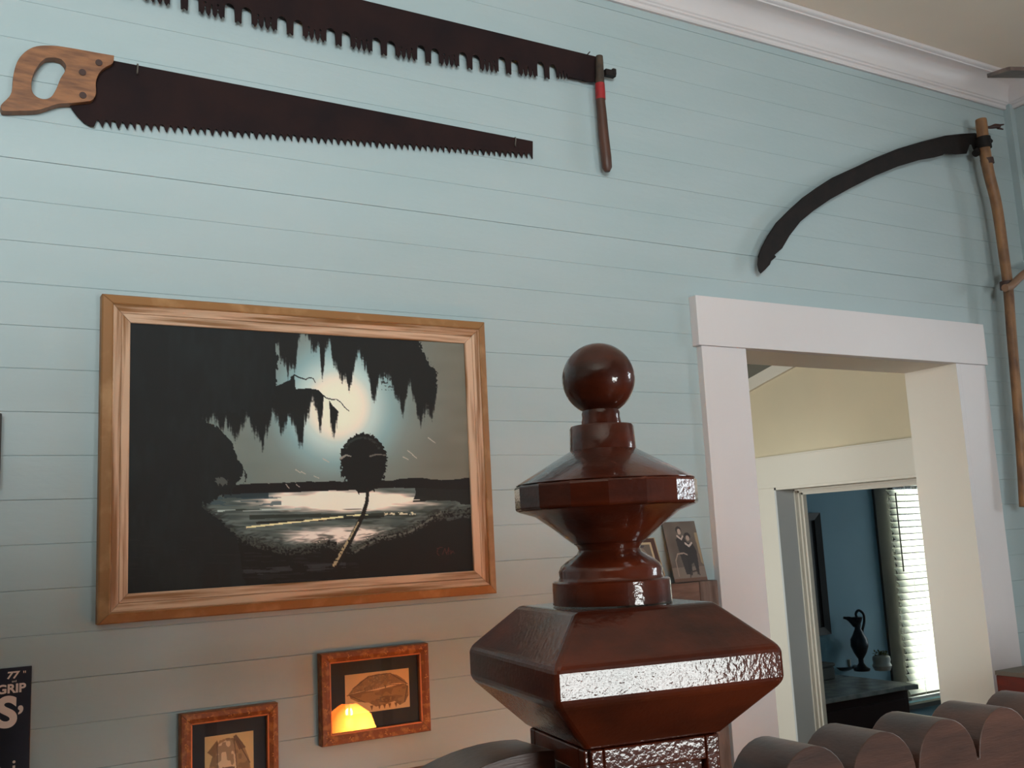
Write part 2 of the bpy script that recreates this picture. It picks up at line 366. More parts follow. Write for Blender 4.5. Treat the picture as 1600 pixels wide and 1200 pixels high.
# hall beyond: right wall with a cased opening, sloping ceiling
HX = 3.8; OY0, OY1, OZ = 2.93, 3.818, Z(.195)
HW = (3.2, 4.6, .95, 2.6)
wall_with_holes('wall_hall_right', 'y', HX, HX+.16, WB, 5.15, 0, 3.3, [(OY0, OY1, 0, OZ)], M_cream)
wall_with_holes('wall_hall_left', 'y', 1.2, 1.35, WB, 5.15, 0, 3.3, [HW], M_cream)
tag(box('wall_hall_back', 1.2, 5.0, 0, HX+.16, 5.15, 3.3, M_cream), kind=ST)
tag(boxes('wall_hall_front', [(1.35, WB, 0, D0-.02, WB+.008, 3.3), (D1+.02, WB, 0, HX, WB+.008, 3.3), (D0-.02, WB, DZ+.02, D1+.02, WB+.008, 3.3)], M_cream), kind=ST)
window('window_4', 'y', 1.35, *HW, 1, M_creamtrim)
def zs(y): return Z(.775+.225*(3.99-y))
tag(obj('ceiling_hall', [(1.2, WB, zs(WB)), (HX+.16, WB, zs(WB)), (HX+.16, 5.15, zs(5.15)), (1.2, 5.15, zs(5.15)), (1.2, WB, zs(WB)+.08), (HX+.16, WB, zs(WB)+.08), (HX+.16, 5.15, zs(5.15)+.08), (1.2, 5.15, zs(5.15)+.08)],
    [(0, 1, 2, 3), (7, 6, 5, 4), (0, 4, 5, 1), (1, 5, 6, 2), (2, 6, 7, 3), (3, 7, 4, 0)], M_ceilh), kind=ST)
V = [(x, y, zs(y)+dz) for x in (HX-.02, HX) for y in (WB+.008, 5.0) for dz in (-.065, 0)]
tag(obj('trim_2', V, BF, M_creamtrim), kind=ST)
d2 = thing('door_2', (HX, (OY0+OY1)/2, 0), kind=ST)
box('casing', HX-.02, OY1, 0, HX, OY1+.15, OZ, M_creamtrim, d2, b=.001); box('casing', HX-.02, OY0-.15, 0, HX, OY0, OZ, M_creamtrim, d2, b=.001)
box('header', HX-.026, OY0-.16, OZ, HX, OY1+.165, Z(.352), M_creamtrim, d2, b=.001)
box('header_cap', HX-.032, OY0-.165, Z(.352), HX, OY1+.17, Z(.358), M_creamtrim, d2)
box('jamb', HX-.02, OY1-.012, 0, HX+.165, OY1, OZ, M_greytrim, d2); box('jamb', HX-.02, OY0, 0, HX+.165, OY0+.012, OZ, M_greytrim, d2)
box('jamb_head', HX-.02, OY0, OZ-.012, HX+.165, OY1, OZ, M_creamtrim, d2)
for i, (a, b2, dd) in enumerate(((.105, .125, .02), (.125, .14, .03), (.14, .165, .04))):
    boxes('door_stop', [(HX+a, OY1-dd, 0, HX+b2, OY1-.012, OZ-.012), (HX+a, OY0+.012, 0, HX+b2, OY0+dd, OZ-.012), (HX+a, OY0+.012, OZ-dd, HX+b2, OY1-.012, OZ-.012)], M_creamtrim, d2)
# blue room
BY = 5.0; BW = (6.03, 6.85, Z(-1.27), Z(.30))
wall_with_holes('wall_blue_room_back', 'x', BY, BY+.15, HX+.16, 8.2, 0, 3.15, [BW], M_teal)
BW2 = (3.4, 4.4, .95, 2.3)
wall_with_holes('wall_blue_room_right', 'y', 8.05, 8.2, WB, BY, 0, 3.15, [BW2], M_teal); window('fill_window', 'y', 8.05, *BW2, -1, M_tealtrim)  # second window is unseen, added as an opening for the fill light
tag(box('wall_blue_room_front', 3.96, WB, 0, 8.2, WB+.02, 3.15, M_teal), kind=ST)
tag(boxes('wall_blue_room_left', [(HX+.16, WB+.02, 0, HX+.17, OY0-.02, 3.15), (HX+.16, OY1+.02, 0, HX+.17, BY, 3.15), (HX+.16, OY0-.02, OZ+.02, HX+.17, OY1+.02, 3.15)], M_teal), kind=ST)
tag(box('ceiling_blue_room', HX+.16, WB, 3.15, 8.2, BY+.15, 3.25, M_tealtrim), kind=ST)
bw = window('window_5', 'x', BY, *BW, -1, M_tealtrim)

# ================================================================== OBJECTS
# ---- newel post
NC = Vector((.5632, .792)); TH = math.radians(-9.2); ex = Vector((math.cos(TH), math.sin(TH))); ey = Vector((-math.sin(TH), math.cos(TH)))
def axis_z(y):     # height on the post's axis seen at picture row y
    lo, hi = -1.0, 1.0
    for _ in range(50):
        m_ = (lo+hi)/2; q = Vector((NC.x, NC.y, m_)); yy = 600-F_PX*q.dot(UU)/q.dot(fw)
        if yy > y: lo = m_
        else: hi = m_
    return EYE+lo
def rad(hw, y):
    q = Vector((NC.x, NC.y, axis_z(y)-EYE)); return hw*q.dot(fw)/F_PX
def pf(L): return [(rad(h, y), axis_z(y)) for y, h in L]
nw = thing('newel_post', (NC.x, NC.y, 0), 'tall varnished red-brown newel post with a ball finial and a faceted cap block', 'newel post')
zb = axis_z(592.5); rb = rad(56.8, 592.5)
ball = [(max(.0005, rb*math.sin(math.pi*i/28)), zb+rb*math.cos(math.pi*i/28)) for i in range(25)]
lathe('ball_finial', NC, ball[::-1], 56, M_newel, nw)
lathe('neck', NC, pf([(664, 31), (660, 31), (652, 29.5), (646, 30), (636, 26)]), 40, M_newel, nw)
lathe('collar', NC, pf([(708, 52), (669, 50), (665.5, 48), (665, 28)]), 40, M_newel, nw)
lathe('flange_top', NC, pf([(754, 139), (753, 139), (703, 51), (702, 40)]), 64, M_newel, nw)
lathe('flange_band', NC, pf([(794, 139), (791, 142.5), (757, 142.5), (754, 139.5)]), 16, M_newel, nw, smooth=False, rot=.2); bev(bpy.data.objects['flange_band'], .002, 2)
lathe('flange_underside', NC, pf([(849, 52), (846, 58), (824, 84), (803, 112), (795, 136), (794, 138)]), 64, M_newel, nw)
cv = [(906, 84), (903, 82), (899, 80), (890, 81), (882, 77), (875, 69), (869, 59), (864, 51), (858, 48), (852, 50), (848, 55)]
lathe('turned_base', NC, pf(cv), 56, M_newel, nw)
o = lathe('base_disc', NC, pf([(941, 93), (907, 92), (904.5, 89), (904, 60)]), 48, M_newel, nw); 
def sq(h, z): return [(NC.x+ex.x*a*h+ey.x*b*h, NC.y+ex.y*a*h+ey.y*b*h, z) for a, b in ((-1, -1), (1, -1), (1, 1), (-1, 1))]
def frusta(name, L, m, parent, bw_=.004):
    V, F = [], []
    for h, z in L: V += sq(h, z)
    for i in range(len(L)-1):
        for k in range(4): F.append((i*4+k, i*4+(k+1) % 4, i*4+4+(k+1) % 4, i*4+4+k))
    F += [(0, 1, 2, 3), tuple(len(V)-4+k for k in range(4))]
    return bev(obj(name, V, F, m, parent), bw_, 3)
zt_ = axis_z(941)
frusta('cap_block', [(.066, Z(-.180)), (.1097, Z(-.1345)), (.1097, Z(-.1045)), (.0690, zt_-.001)], M_newel, nw, .0045)
# post shaft with a raised frame and a panel on each face
frusta('shaft', [(.060, .12), (.060, Z(-.176))], M_newel, nw, .002)
frusta('plinth', [(.085, 0), (.085, .1), (.062, .125)], M_newel, nw, .003)
for a in range(4):
    rot = lambda v, a=a: (ex*v[0]+ey*v[1]) if a == 0 else (ey*v[0]-ex*v[1]) if a == 1 else (-ex*v[0]-ey*v[1]) if a == 2 else (-ey*v[0]+ex*v[1])
    for part, L in (('panel_frame', [(-.062, .15, -.050, Z(-.18)), (.050, .15, .062, Z(-.18)), (-.05, Z(-.200), .05, Z(-.18)), (-.05, .15, .05, .2)]), ('panel', [(-.042, .21, .042, Z(-.209))])):
        V, F = [], []
        for (x0, z0, x1, z1) in L:
            n = len(V); dep = .0665 if part == 'panel_frame' else .065
            for x in (x0, x1):
                for yy in (-dep, -.058):
                    for z in (z0, z1):
                        p = NC+rot((x, yy)); V.append((p.x, p.y, z))
            F += [tuple(n+i for i in f) for f in BF]
        bev(obj(part, V, F, M_newel, nw), .0015, 2)
# ---- scalloped rails
def scallop(name, x0, n, pitch, r, zpk, yf, yb, label, extra_left=0, depth=.2):
    out = [(x0-pitch/2-extra_left, zpk-depth)]
    for k in range(n):
        cx = x0+k*pitch
        for i in range(17):
            a = math.pi*(1-i/16); out.append((cx+math.cos(a)*r, zpk-r*1.0+math.sin(a)*r if True else 0))
    out.append((x0+(n-.5)*pitch, zpk-depth))
    t = thing(name, (x0, (yf+yb)/2, zpk-depth), label, 'railing')
    b = autosm(plate('scalloped_board', out, yf, yb, M_rail, t), 30); bev(b, .0015, 2)
    return t
BX = [.9+.34*k for k in range(4)]
rl = scallop('scalloped_railing', .764, 12, .1013, .0485, Z(-.217), .752, .822, 'thick brown railing with a row of rounded scallops, running right of the newel post')
for bxx in BX:
    lathe('baluster', (bxx, .787), [(.022, .0), (.022, .1), (.014, .14), (.02, .5), (.014, .9), (.022, .98), (.022, Z(-.217-.2))], 12, M_rail, rl)
box('bottom_rail', .7, .757, .0, 1.95, .817, .03, M_rail, rl)
rl2 = thing('scalloped_railing', (.35, .834, Z(-.5)), 'brown scalloped rail end left of the newel post at the bottom edge', 'railing')
out = [(.24, Z(-.5))]+[(.467+math.cos(a)*.155, Z(-.188)-.10+math.sin(a)*.10) for a in np.linspace(math.pi, 1.39, 20)]+[(.495, Z(-.5))]
bev(autosm(plate('scalloped_board', out, .80, .868, M_rail, rl2), 30), .0015, 2)
for k in (0, 1): lathe('baluster', (.31+.1*k, .834), [(.022, .0), (.022, .1), (.014, .14), (.02, .5), (.014, .9), (.022, .98), (.022, Z(-.5))], 12, M_rail, rl2)
# ---- mahogany cabinet at right
ca = onZ(1555, 1048, Z(-.45))
cb = thing('cabinet', (ca.x+.3, ca.y-.25, 0), 'glossy red-brown wooden cabinet with a dull grey top, at the right edge', 'cabinet')
box('body', ca.x, ca.y-.55, .0, ca.x+.42, ca.y, Z(-.462), M_chest, cb, b=.003)
box('top', ca.x-.001, ca.y-.551, Z(-.462), ca.x+.421, ca.y+.001, Z(-.45), M_chesttop, cb, label='dull grey top')
for k in range(2):
    box('door', ca.x+.02+k*.195, ca.y-.562, .08, ca.x+.205+k*.195, ca.y-.55, Z(-.5), M_chest, cb, b=.002)

# ---- one-man saw
sw = thing('hand_saw', tuple(onY(400, 180, 2.29)), 'long rusty one-man saw with a worn wooden closed handle', 'saw')
A = onY(147, 199, 2.29); B = onY(832, 248.5, 2.29)
top = WP([(832, 221), (178, 95.5), (150, 95), (120, 120), (108, 163)], 2.29)
heel = WP([(113, 172), (120, 181), (131, 192), (140, 197), (146.5, 198.5)], 2.29)
n = 66; teeth = []
L0 = Vector((A.x, A.z)); L1 = Vector((B.x, B.z)); up = Vector((-(L1-L0).y, (L1-L0).x)).normalized(); dt = (L1-L0)/n
for i in range(n):
    p = L0+dt*i; dep = .0185-.0015*(i/n)
    if i % 3 == 2: teeth += [p, p+dt*.18+up*dep*.95, p+dt*.38+up*dep, p+dt*.62+up*dep*.92, p+dt*.86+up*dep*.1]
    else: teeth += [p, p+dt*.34+up*dep*.8, p+dt*.5+up*dep, p+dt*.66+up*dep*.8]
teeth.append(L1)
out = [tuple(v) for v in top]+[tuple(v) for v in heel]+[tuple(v) for v in teeth[1:]]
plate('blade', out, 2.288, 2.2905, M_saw, sw)
def crop1(P, s=3.2): return [(x/s, y/s) for x, y in P]
ho = crop1([(568, 285), (562, 322), (522, 345), (492, 375), (477, 420), (478, 470), (466, 500), (440, 513), (350, 522), (290, 526), (230, 545), (180, 558), (100, 561), (20, 562), (5, 550), (5, 530), (45, 490), (60, 450), (66, 380), (83, 320), (110, 280), (150, 250), (200, 236), (280, 237), (380, 252), (480, 270)])
hi_ = crop1([(270, 295), (305, 305), (328, 335), (322, 365), (300, 400), (280, 450), (255, 490), (225, 502), (190, 495), (162, 470), (155, 430), (165, 380), (190, 335), (225, 300)])
def dense(P, k=3):
    q = smoothpts([(x, y, 0) for x, y in P+[P[0]]], k)[:-1]; return [(v.x, v.y) for v in q]
h = plate('handle', WP(dense(ho), 2.28), 2.272, 2.297, M_sawwood, sw, holes=[WP(dense(hi_), 2.28)], label='worn brown wooden handle'); bev(h, .004, 3)
def dot(name, px, py, Y, r, mt, parent, th=.003, label=None):
    c = onY(px, py, Y); o_ = tube(name, [(c.x, Y, c.z), (c.x, Y+th, c.z)], r, mt, parent, 14, label=label); return o_
for p in crop1([(495, 312), (413, 360), (415, 475)]): dot('screw', p[0], p[1], 2.2695, .0075, M_screw, sw, .004)
for i, (px, y0, y1) in enumerate(((215.5, 100, 116), (806, 215, 229))):
    a = onY(px, y0, 2.283); b = onY(px-1, y1, 2.283)
    o = tube('nail', smoothpts([(a.x, 2.3, a.z+.001), (a.x, 2.284, a.z), (b.x, 2.282, b.z+.006), (b.x-.001, 2.279, b.z)], 4), .0018, M_nail, None, 8)
    tag(o, ('steel nail through the one-man saw near its handle', 'bent steel nail hooked over the tip of the one-man saw')[i], 'nail')
# ---- two-man crosscut saw
s2 = thing('crosscut_saw', tuple(onY(600, 40, 2.28)), 'huge rusty two-man crosscut saw with an upright wooden end handle, at the top edge', 'saw')
GX = [.593, .743]
rakers = [.613, .743, .871, .997, 1.126, 1.253, 1.378, 1.507]
while rakers[0] > -.45: rakers.insert(0, rakers[0]-.128)
def tipz(x): return Z(np.interp(x, [-.5, .2, .61, .87, 1.0, 1.13, 1.25, 1.38, 1.51, 1.68], [1.31, 1.292, 1.279, 1.275, 1.276, 1.281, 1.289, 1.30, 1.312, 1.345]))
def gulz(x): return Z(np.interp(x, [-.5, .2, .6, .85, 1.02, 1.26, 1.526], [1.35, 1.336, 1.325, 1.319, 1.321, 1.336, 1.362]))
bot = []; holes = []
P_ = .1275
def U(xa, xb, top_, zb_):     # rounded gullet between xa and xb
    r_ = (xb-xa)/2; q = [(xa, zb_(xa)+.004)]
    for i in range(9):
        a = math.pi*(1-i/8); q.append(((xa+xb)/2+math.cos(a)*r_*.94, top_-r_+math.sin(a)*r_))
    q.append((xb, zb_(xb)+.004)); return q
for i, c in enumerate(rakers):
    g = gulz(c); tz = tipz(c)
    bot += U(c-.0335, c-.0080, g, tipz)
    bot += [(c-.0078, tz+.001), (c-.006, tz), (c, tz+.0055), (c+.006, tz), (c+.0078, tz+.001)]   # raker with its notch
    bot += U(c+.0080, c+.0335, g, tipz)
    nxt = rakers[i+1] if i+1 < len(rakers) else c+.118
    a, b = c+.0335, nxt-.0335 if i+1 < len(rakers) else c+.080
    wd = (b-a)/4
    for j in range(4):
        x0 = a+j*wd; tz = tipz(x0+wd/2); g = gulz(x0)
        bot += [(x0+.0028, tz+.008), (x0+wd*.5, tz-.0005), (x0+wd-.0028, tz+.008)]
        if j < 3:
            d_ = .62 if j == 1 else .44
            xx = x0+wd; bot += [(xx-.0016, tz+(g-tz)*d_), (xx, tz+(g-tz)*(d_+.06)), (xx+.0016, tz+(g-tz)*d_)]
            if j != 1 and i < len(rakers)-2:
                holes.append([(xx+.0026*math.cos(q), tz+(g-tz)*.70+.0034*math.sin(q)) for q in np.linspace(0, 6.283, 9)[:-1]])
HXx = onY(936, 110, 2.28).x
out = [(rakers[0]-.035, Z(1.42))]+[(rakers[0]-.035, gulz(rakers[0]))]+bot+[(1.60, Z(1.331)), (1.625, Z(1.333)), (1.64, Z(1.330)), (1.68, Z(1.335)), (HXx+.01, Z(1.335)), (HXx+.01, Z(1.418))]
plate('blade', out, 2.278, 2.281, M_saw, s2, holes=holes)
def Y3(L, Y): return [tuple(onY(x, y, Y)) for x, y in L]
tube('handle', Y3([(938, 155), (940, 175), (943, 210), (947, 245), (948.5, 262), (949, 268)], 2.262), [.0140, .0146, .0155, .0158, .0148, .008], M_hdark, s2, 16, label='worn dark wooden grip')
tube('handle_top', Y3([(936.5, 88), (936.5, 96), (937, 115), (937.5, 133)], 2.262), [.0105, .0118, .013, .0138], M_htop, s2, 16, label='greyed wooden top of the grip')
tube('paint_band', Y3([(937.3, 131), (938, 144), (938.4, 156)], 2.262), [.0143, .0150, .0149], M_red, s2, 16, label='faded red painted band')
p = onY(947, 112, 2.27); q = onY(961, 115, 2.27)
box('bolt', p.x-.004, 2.264, p.z-.012, q.x, 2.282, p.z+.008, M_iron, s2, b=.002)
box('wing_nut', q.x-.012, 2.262, q.z-.007, q.x+.001, 2.284, q.z+.013, M_iron, s2, b=.003)
p = onY(919, 86, 2.28); tag(tube('nail', [(p.x, 2.3, p.z), (p.x, 2.27, p.z+.006)], .0018, M_nail, None, 8), 'small nail above the end of the two-man saw', 'nail')
# ---- scythe
sc = thing('scythe', tuple(onY(1530, 230, 2.25)), 'old scythe with a black curved blade and a bent wooden shaft', 'scythe')
S3 = lambda P: [(1150+x/3, 80+y/3) for x, y in P]
bo = S3([(1150, 388), (1110, 384), (1060, 388), (980, 397), (870, 425), (760, 458), (650, 502), (560, 545), (450, 595), (380, 640), (310, 690), (250, 745), (190, 805), (150, 865), (120, 920), (104, 965), (101, 1000), (107, 1030), (116, 1042), (135, 1025), (158, 1000), (163, 985), (180, 970), (187, 965), (180, 955), (215, 925), (250, 865), (300, 800), (360, 750), (440, 695), (540, 640), (650, 585), (760, 540), (860, 510), (930, 498), (968, 488), (975, 480), (1000, 481), (1030, 484), (1080, 480), (1086, 462), (1094, 438), (1104, 438), (1118, 470), (1140, 490)])
plate('blade', WP(bo, 2.262), 2.2605, 2.2635, M_iron, sc)
rim = S3([(1120, 387), (1060, 391), (980, 400), (870, 428), (760, 461), (650, 505), (560, 548), (450, 598), (380, 643), (310, 693), (250, 748), (190, 808), (150, 868), (122, 922), (106, 965)])
tube('blade_spine', [tuple(onY(x, y, 2.2605)) for x, y in rim], .0035, M_iron, sc, 8)
sp_ = [(1532.6, 186), (1533, 189), (1534.3, 200), (1537, 225), (1541, 250), (1546, 275), (1555, 310), (1562, 350), (1568, 395), (1575, 447), (1580, 515), (1588, 610), (1595, 705), (1600, 792)]
tube('snath', smoothpts(Y3(sp_, 2.222), 3), list(np.interp(np.linspace(0, 13, 40), [0, .3, 1, 3, 6, 13], [.011, .020, .021, .0215, .0200, .0165])), M_snath, sc, 18, label='crooked brown wooden shaft')
def ring(name, a, b, r, mt, Y=2.222, lab=None): return tube(name, Y3([a, b], Y), r, mt, sc, 20, label=lab)
ring('clamp_ring', (1536, 215), (1538.5, 232), .0265, M_iron); ring('wire_band', (1541.5, 248), (1543.5, 257), .0240, M_screw)
tube('tang', Y3([(1524, 240), (1530, 235), (1545, 219), (1548, 222)], 2.24), [.014, .016, .012, .010], M_iron, sc, 12)
p = [(1540, 199), (1547, 199), (1555, 197), (1561, 197)]
tube('spike', Y3(p, 2.215), [.004, .006, .0095, .0085], M_screw, sc, 10)
for q_ in (((1559, 196), (1568, 194.5)), ((1559, 200), (1567, 202))): tube('prong', Y3(q_, 2.215), [.005, .0028], M_screw, sc, 8)
ring('grip_ring', (1572, 440), (1573.5, 452), .0235, M_screw)
tube('grip', smoothpts(Y3([(1570, 450), (1580, 447), (1592, 435), (1606, 424), (1630, 415), (1650, 412)], 2.195), 3), .014, M_nib, sc, 14, label='curved wooden hand grip')

# ---- framed painting
pa = thing('framed_painting', tuple(onY(465, 700, 2.285)), 'moonlit swamp painting with a leaning palm in a distressed pine frame', 'painting')
YF = 2.262
X0, X1 = onY(157, 700, YF).x, onY(768.5, 700, YF).x
Zt_ = (onY(161, 457.5, YF).z+onY(759.4, 502, YF).z)/2; Zb_ = (onY(154, 977.9, YF).z+onY(778.6, 926.5, YF).z)/2
ix0 = (onY(204, 504, YF+.01).x+onY(200.7, 930, YF+.01).x)/2; ix1 = (onY(725.6, 535, YF+.01).x+onY(739.3, 893.4, YF+.01).x)/2
iz1 = (onY(204, 504, YF+.01).z+onY(725.6, 535, YF+.01).z)/2; iz0 = (onY(200.7, 930, YF+.01).z+onY(739.3, 893.4, YF+.01).z)/2
fwid = .25*((ix0-X0)+(X1-ix1)+(Zt_-iz1)+(iz0-Zb_))
def mitre(name, side, o4, w_, prof, mt, parent, label=None):
    """o4 = outer x0,x1,z0,z1; prof list of (d inwards, y)"""
    x0, x1, z0, z1 = o4; V = []; g = .0006
    for d, y in prof:
        if side == 't': a, b = (x0+d+g, z1-d), (x1-d-g, z1-d)
        if side == 'b': a, b = (x0+d+g, z0+d), (x1-d-g, z0+d)
        if side == 'l': a, b = (x0+d, z0+d+g), (x0+d, z1-d-g)
        if side == 'r': a, b = (x1-d, z0+d+g), (x1-d, z1-d-g)
        V += [(a[0], y, a[1]), (b[0], y, b[1])]
    n = len(prof); F = [(2*i, 2*i+1, 2*((i+1) % n)+1, 2*((i+1) % n)) for i in range(n)]
    F += [tuple(2*i for i in range(n)), tuple(2*i+1 for i in range(n))]
    return autosm(obj(name, V, F, mt, parent, label=label), 25)
W_ = fwid
p_out = [(0, 2.3), (0, 2.272), (.003, 2.268), (W_*.30, YF), (W_*.34, YF-.002), (W_*.38, YF), (W_*.385, 2.3)]
p_in = [(W_*.385, 2.3), (W_*.385, YF+.002), (W_*.42, YF+.001), (W_*.5, YF+.005), (W_*.66, YF+.008), (W_*.68, YF+.0105), (W_*.70, YF+.008), (W_*.97, YF+.012), (W_, YF+.014), (W_, 2.3)]
for s_ in 'tblr':
    mitre('frame_outer_moulding', s_, (X0, X1, Zb_, Zt_), W_, p_out, M_pined, pa)
    mitre('frame_side', s_, (X0, X1, Zb_, Zt_), W_, p_in, M_pine_h if s_ in 'tb' else M_pine_v, pa)
def band(v, xs, ys): return np.interp(v, xs, ys)
def swamp(u, v, P):
    x, y = sketch(P); c = np.zeros((len(x), 3))
    def put(msk, col, a=1.0):
        m_ = np.clip(np.asarray(msk, float)*a, 0, 1)[:, None]; c[:] = c*(1-m_)+np.array(col)/255*m_
    n1 = vnoise(x, y, 40, 14, 1); n2 = vnoise(x, y, 3.2, 9, 2); n3 = vnoise(x, y, 2.2, 2.2, 3); n4 = vnoise(x, y, 26, 2.2, 4); ns = .55*vnoise(x, y*.02, 2.6, 1, 5)+.6*vnoise(x, y*.03, 1.3, 1, 15)-.05; ns2 = vnoise(x, y*0, 6, 1, 6)
    t = np.clip((x-400)/330, 0, 1)[:, None]
    c[:] = (np.array([122, 132, 128])*(1-t)+np.array([120, 118, 108])*t)/255
    c += ((n1-.5)*.03)[:, None]
    r = np.hypot((x-528)/1.0, (y-635)/1.06)
    for k in range(3):
        g = np.interp(r, [0, 34, 58, 84, 112, 170], [[232, 222, 186, 142, 130, 124], [216, 212, 202, 168, 142, 128], [200, 200, 200, 172, 140, 124]][k])/255
        a = np.interp(r, [0, 110, 190], [1, .9, 0]); c[:, k] = c[:, k]*(1-a)+g*a
    put(np.clip(1-r/52, 0, 1)**.5, (246, 228, 208), .55)
    # far shore
    bt = np.interp(x, [340, 369, 472, 530, 613, 628, 639, 668, 690, 731, 760], [758, 757, 753, 752, 751, 748, 746.5, 748, 750, 747, 747])+(ns2-.5)*1.5
    bb = np.interp(x, [340, 357, 429, 553, 616, 700, 760], [774, 772, 770, 765.5, 762, 764, 766])+(ns2-.5)
    w_ = (y > bb-1)
    put(w_, (96, 106, 104)); c[w_] += ((n4-.5)*.14)[w_][:, None]; 
    sm = vnoise(x, y, 34, 4.5, 51)*.6+vnoise(x, y, 14, 1.8, 52)*.4
    br = (1.22-np.hypot((x-532)/128, (y-783)/17)+(sm-.5)*.55)*2.4; put(np.clip(br, 0, 1)*w_, (232, 218, 208))
    br = (1.12-np.hypot((x-528-(y-838)*-1.2)/92, (y-837)/15)+(sm-.5)*.75)*2.2; put(np.clip(br, 0, 1)*w_, (222, 212, 206))
    put(np.clip((sm-.62)*5, 0, 1)*w_*(y > 795), (54, 62, 58), .7)
    put(w_ & (np.abs(y-(806-.02*(x-500))) < 2.6*(.5+n4)) & (x > 390) & (x < 640), (54, 62, 56), .85)
    put(w_ & (np.abs(y-(812-.05*(x-500))) < 2.2*(.3+n4)) & (x > 400) & (x < 600), (40, 44, 40), .9)
    put(w_ & (np.abs(y-(796-.03*(x-430))) < 1.6) & (x > 340) & (x < 470) & (n4 > .45), (170, 180, 176))
    put(w_ & (np.abs(y-(818-.11*(x-440))) < 1.3) & (x > 385) & (x < 575) & (n4 > .35), (226, 214, 178))
    put(w_ & (np.abs(y-(803-.02*(x-600))) < 2.2) & (x > 600) & (x < 650) & (n3 > .5), (200, 196, 176))
    put(w_ & (y < 784+(n4-.5)*14) & (x > 640+(n1-.5)*30), (32, 33, 32), .93)
    put(w_ & (np.abs(y-774) < 3.5+2*n4) & (x > 350) & (x < 420), (52, 66, 72), .9)
    put(w_ & (y > 776+(n4-.5)*6) & (y < 790) & (x < 440) & (n4 > .5), (64, 84, 92), .7)
    put((y > bt) & (y < bb), (30, 25, 26))
    bank = np.interp(x, [190, 300, 317, 346, 369, 403, 449, 484, 513, 527, 553, 587, 639, 674, 708, 745], [770, 785, 795, 816, 838, 849, 860, 857, 847, 855, 858, 841, 829, 809, 801, 797])
    n5 = vnoise(x-y*.8, y*2.2+x*.5, 9, 4, 61); put(np.clip((y-bank)/16+.9+(n5-.5)*1.6, 0, 1)*w_, (46, 48, 46), .75); bk = y > bank+(n5-.5)*16+(n3-.5)*4
    put(bk, (26, 25, 25)); put(bk & (n4 > .72) & (x < 560), (44, 46, 48), .7)
    gl = (np.abs(y-(893-.07*(x-400))) < 5) & (n4 > .5) & (x > 380) & (x < 540); put(gl, (78, 84, 90), .6)
    gr = (np.abs(y-bank) < 8) & (n3 > .55) & (x > 360); put(gr, (92, 98, 92), .6)
    put(pline(x, y, [(555, 862), (590, 842), (640, 832), (690, 800)], 1.6) & (n3 > .4), (120, 122, 116), .7)
    put(pline(x, y, [(700, 812), (722, 806), (738, 808)], 2.4) & (n3 > .3), (90, 96, 94), .7)
    # left bush and dark wood
    ed = (n2-.5)*20+(n3-.5)*9+(vnoise(x, y, 8, 6, 71)-.5)*12
    L = inpoly(x+ed*.5, y+ed*.6, [(150, 450), (429+0, 450), (433, 520), (428, 540), (434, 560), (427, 580), (430, 605), (427, 636), (389, 646), (331, 646), (314, 654), (340, 667), (360, 688), (371, 715), (383, 737), (373, 757), (352, 772), (330, 785), (315, 793), (330, 803), (350, 820), (369, 838), (400, 1000), (150, 1000)])
    bot = np.interp(x, [314, 321, 331, 338, 345, 352, 358, 364, 373, 382, 389, 396, 403, 410, 415, 419, 426, 433, 438, 443, 448, 452, 459, 464, 469, 473, 476, 483, 485, 488, 491, 497, 500, 504.5, 506, 507, 513, 514, 516, 519.5, 524, 528, 529, 530],
        [662, 660, 646, 648, 674, 656, 664, 679, 676, 654, 648, 674, 680, 698, 672, 675, 637, 652, 668, 676, 660, 644, 660, 680, 698, 694, 658, 650, 622, 620, 627, 650, 672, 650, 600, 560, 560, 624, 657, 681, 668, 655, 640, 560])+(ns-.5)*26
    topb = np.interp(x, [300, 430, 431, 440, 447, 453, 456, 460, 462, 470, 485, 497, 504, 509, 513, 520, 530], [450, 450, 603, 600, 596, 594, 587, 587, 608, 607, 607, 609, 616, 622, 623, 634, 644])
    fade = np.clip((bot-y)/11+.5+(n3-.5)*.7, 0, 1)
    put(fade*(y > topb)*(x > 312)*(x < 530), (27, 28, 28), .97)
    put(L, (31, 34, 35))
    tn = vnoise(x, y, 30, 60, 9)*.6+vnoise(x, y, 7, 22, 19)*.4; put(L*np.clip((tn-.4)*2.5, 0, 1), (38, 45, 46), .8); put(L & (n4 > .8) & (y > 840), (42, 44, 45), .6)
    put(np.hypot((x-346)/9, (y-752)/6)+(n3-.5)*.8 < 1, (104, 108, 104), .8)
    # upper hanging moss
    b2 = np.interp(x, [429, 431, 436, 440, 446, 450, 455, 458, 462, 464, 467, 472, 474, 477, 482, 489, 497, 501, 504, 508, 516, 519, 524, 530, 535, 540, 546, 553, 560, 566, 572, 578, 584, 589, 593, 599, 605, 614, 622, 630, 636, 640, 648, 656, 661, 665, 670, 675, 680, 684, 687],
        [520, 533, 540, 560, 562, 587, 568, 572, 579, 548, 532, 516, 512, 524, 530, 545, 540, 560, 589, 552, 530, 556, 575, 582, 599, 580, 606, 580, 552, 560, 578, 596, 624, 608, 590, 584, 588, 602, 622, 648, 618, 592, 628, 660, 640, 644, 636, 655, 625, 600, 480])+(ns-.5)*24
    rt = np.interp(y, [500, 532, 553, 570, 581, 612, 670], [640, 654, 663, 672, 682, 686, 686])+(n3-.5)*8
    put(np.clip((b2-y)/11+.5+(n3-.5)*.7, 0, 1)*(x > 428)*(x < rt), (30, 29, 28), .97)
    put((n3 > .66) & (x > 596) & (x < 612) & (y > 575) & (y < 610), (40, 38, 36), .7)
    # twigs
    put(pline(x, y, [(455, 590), (460, 586), (468, 590), (478, 593), (483, 590), (489, 591), (493, 598)], 1.3, .6), (34, 32, 32))
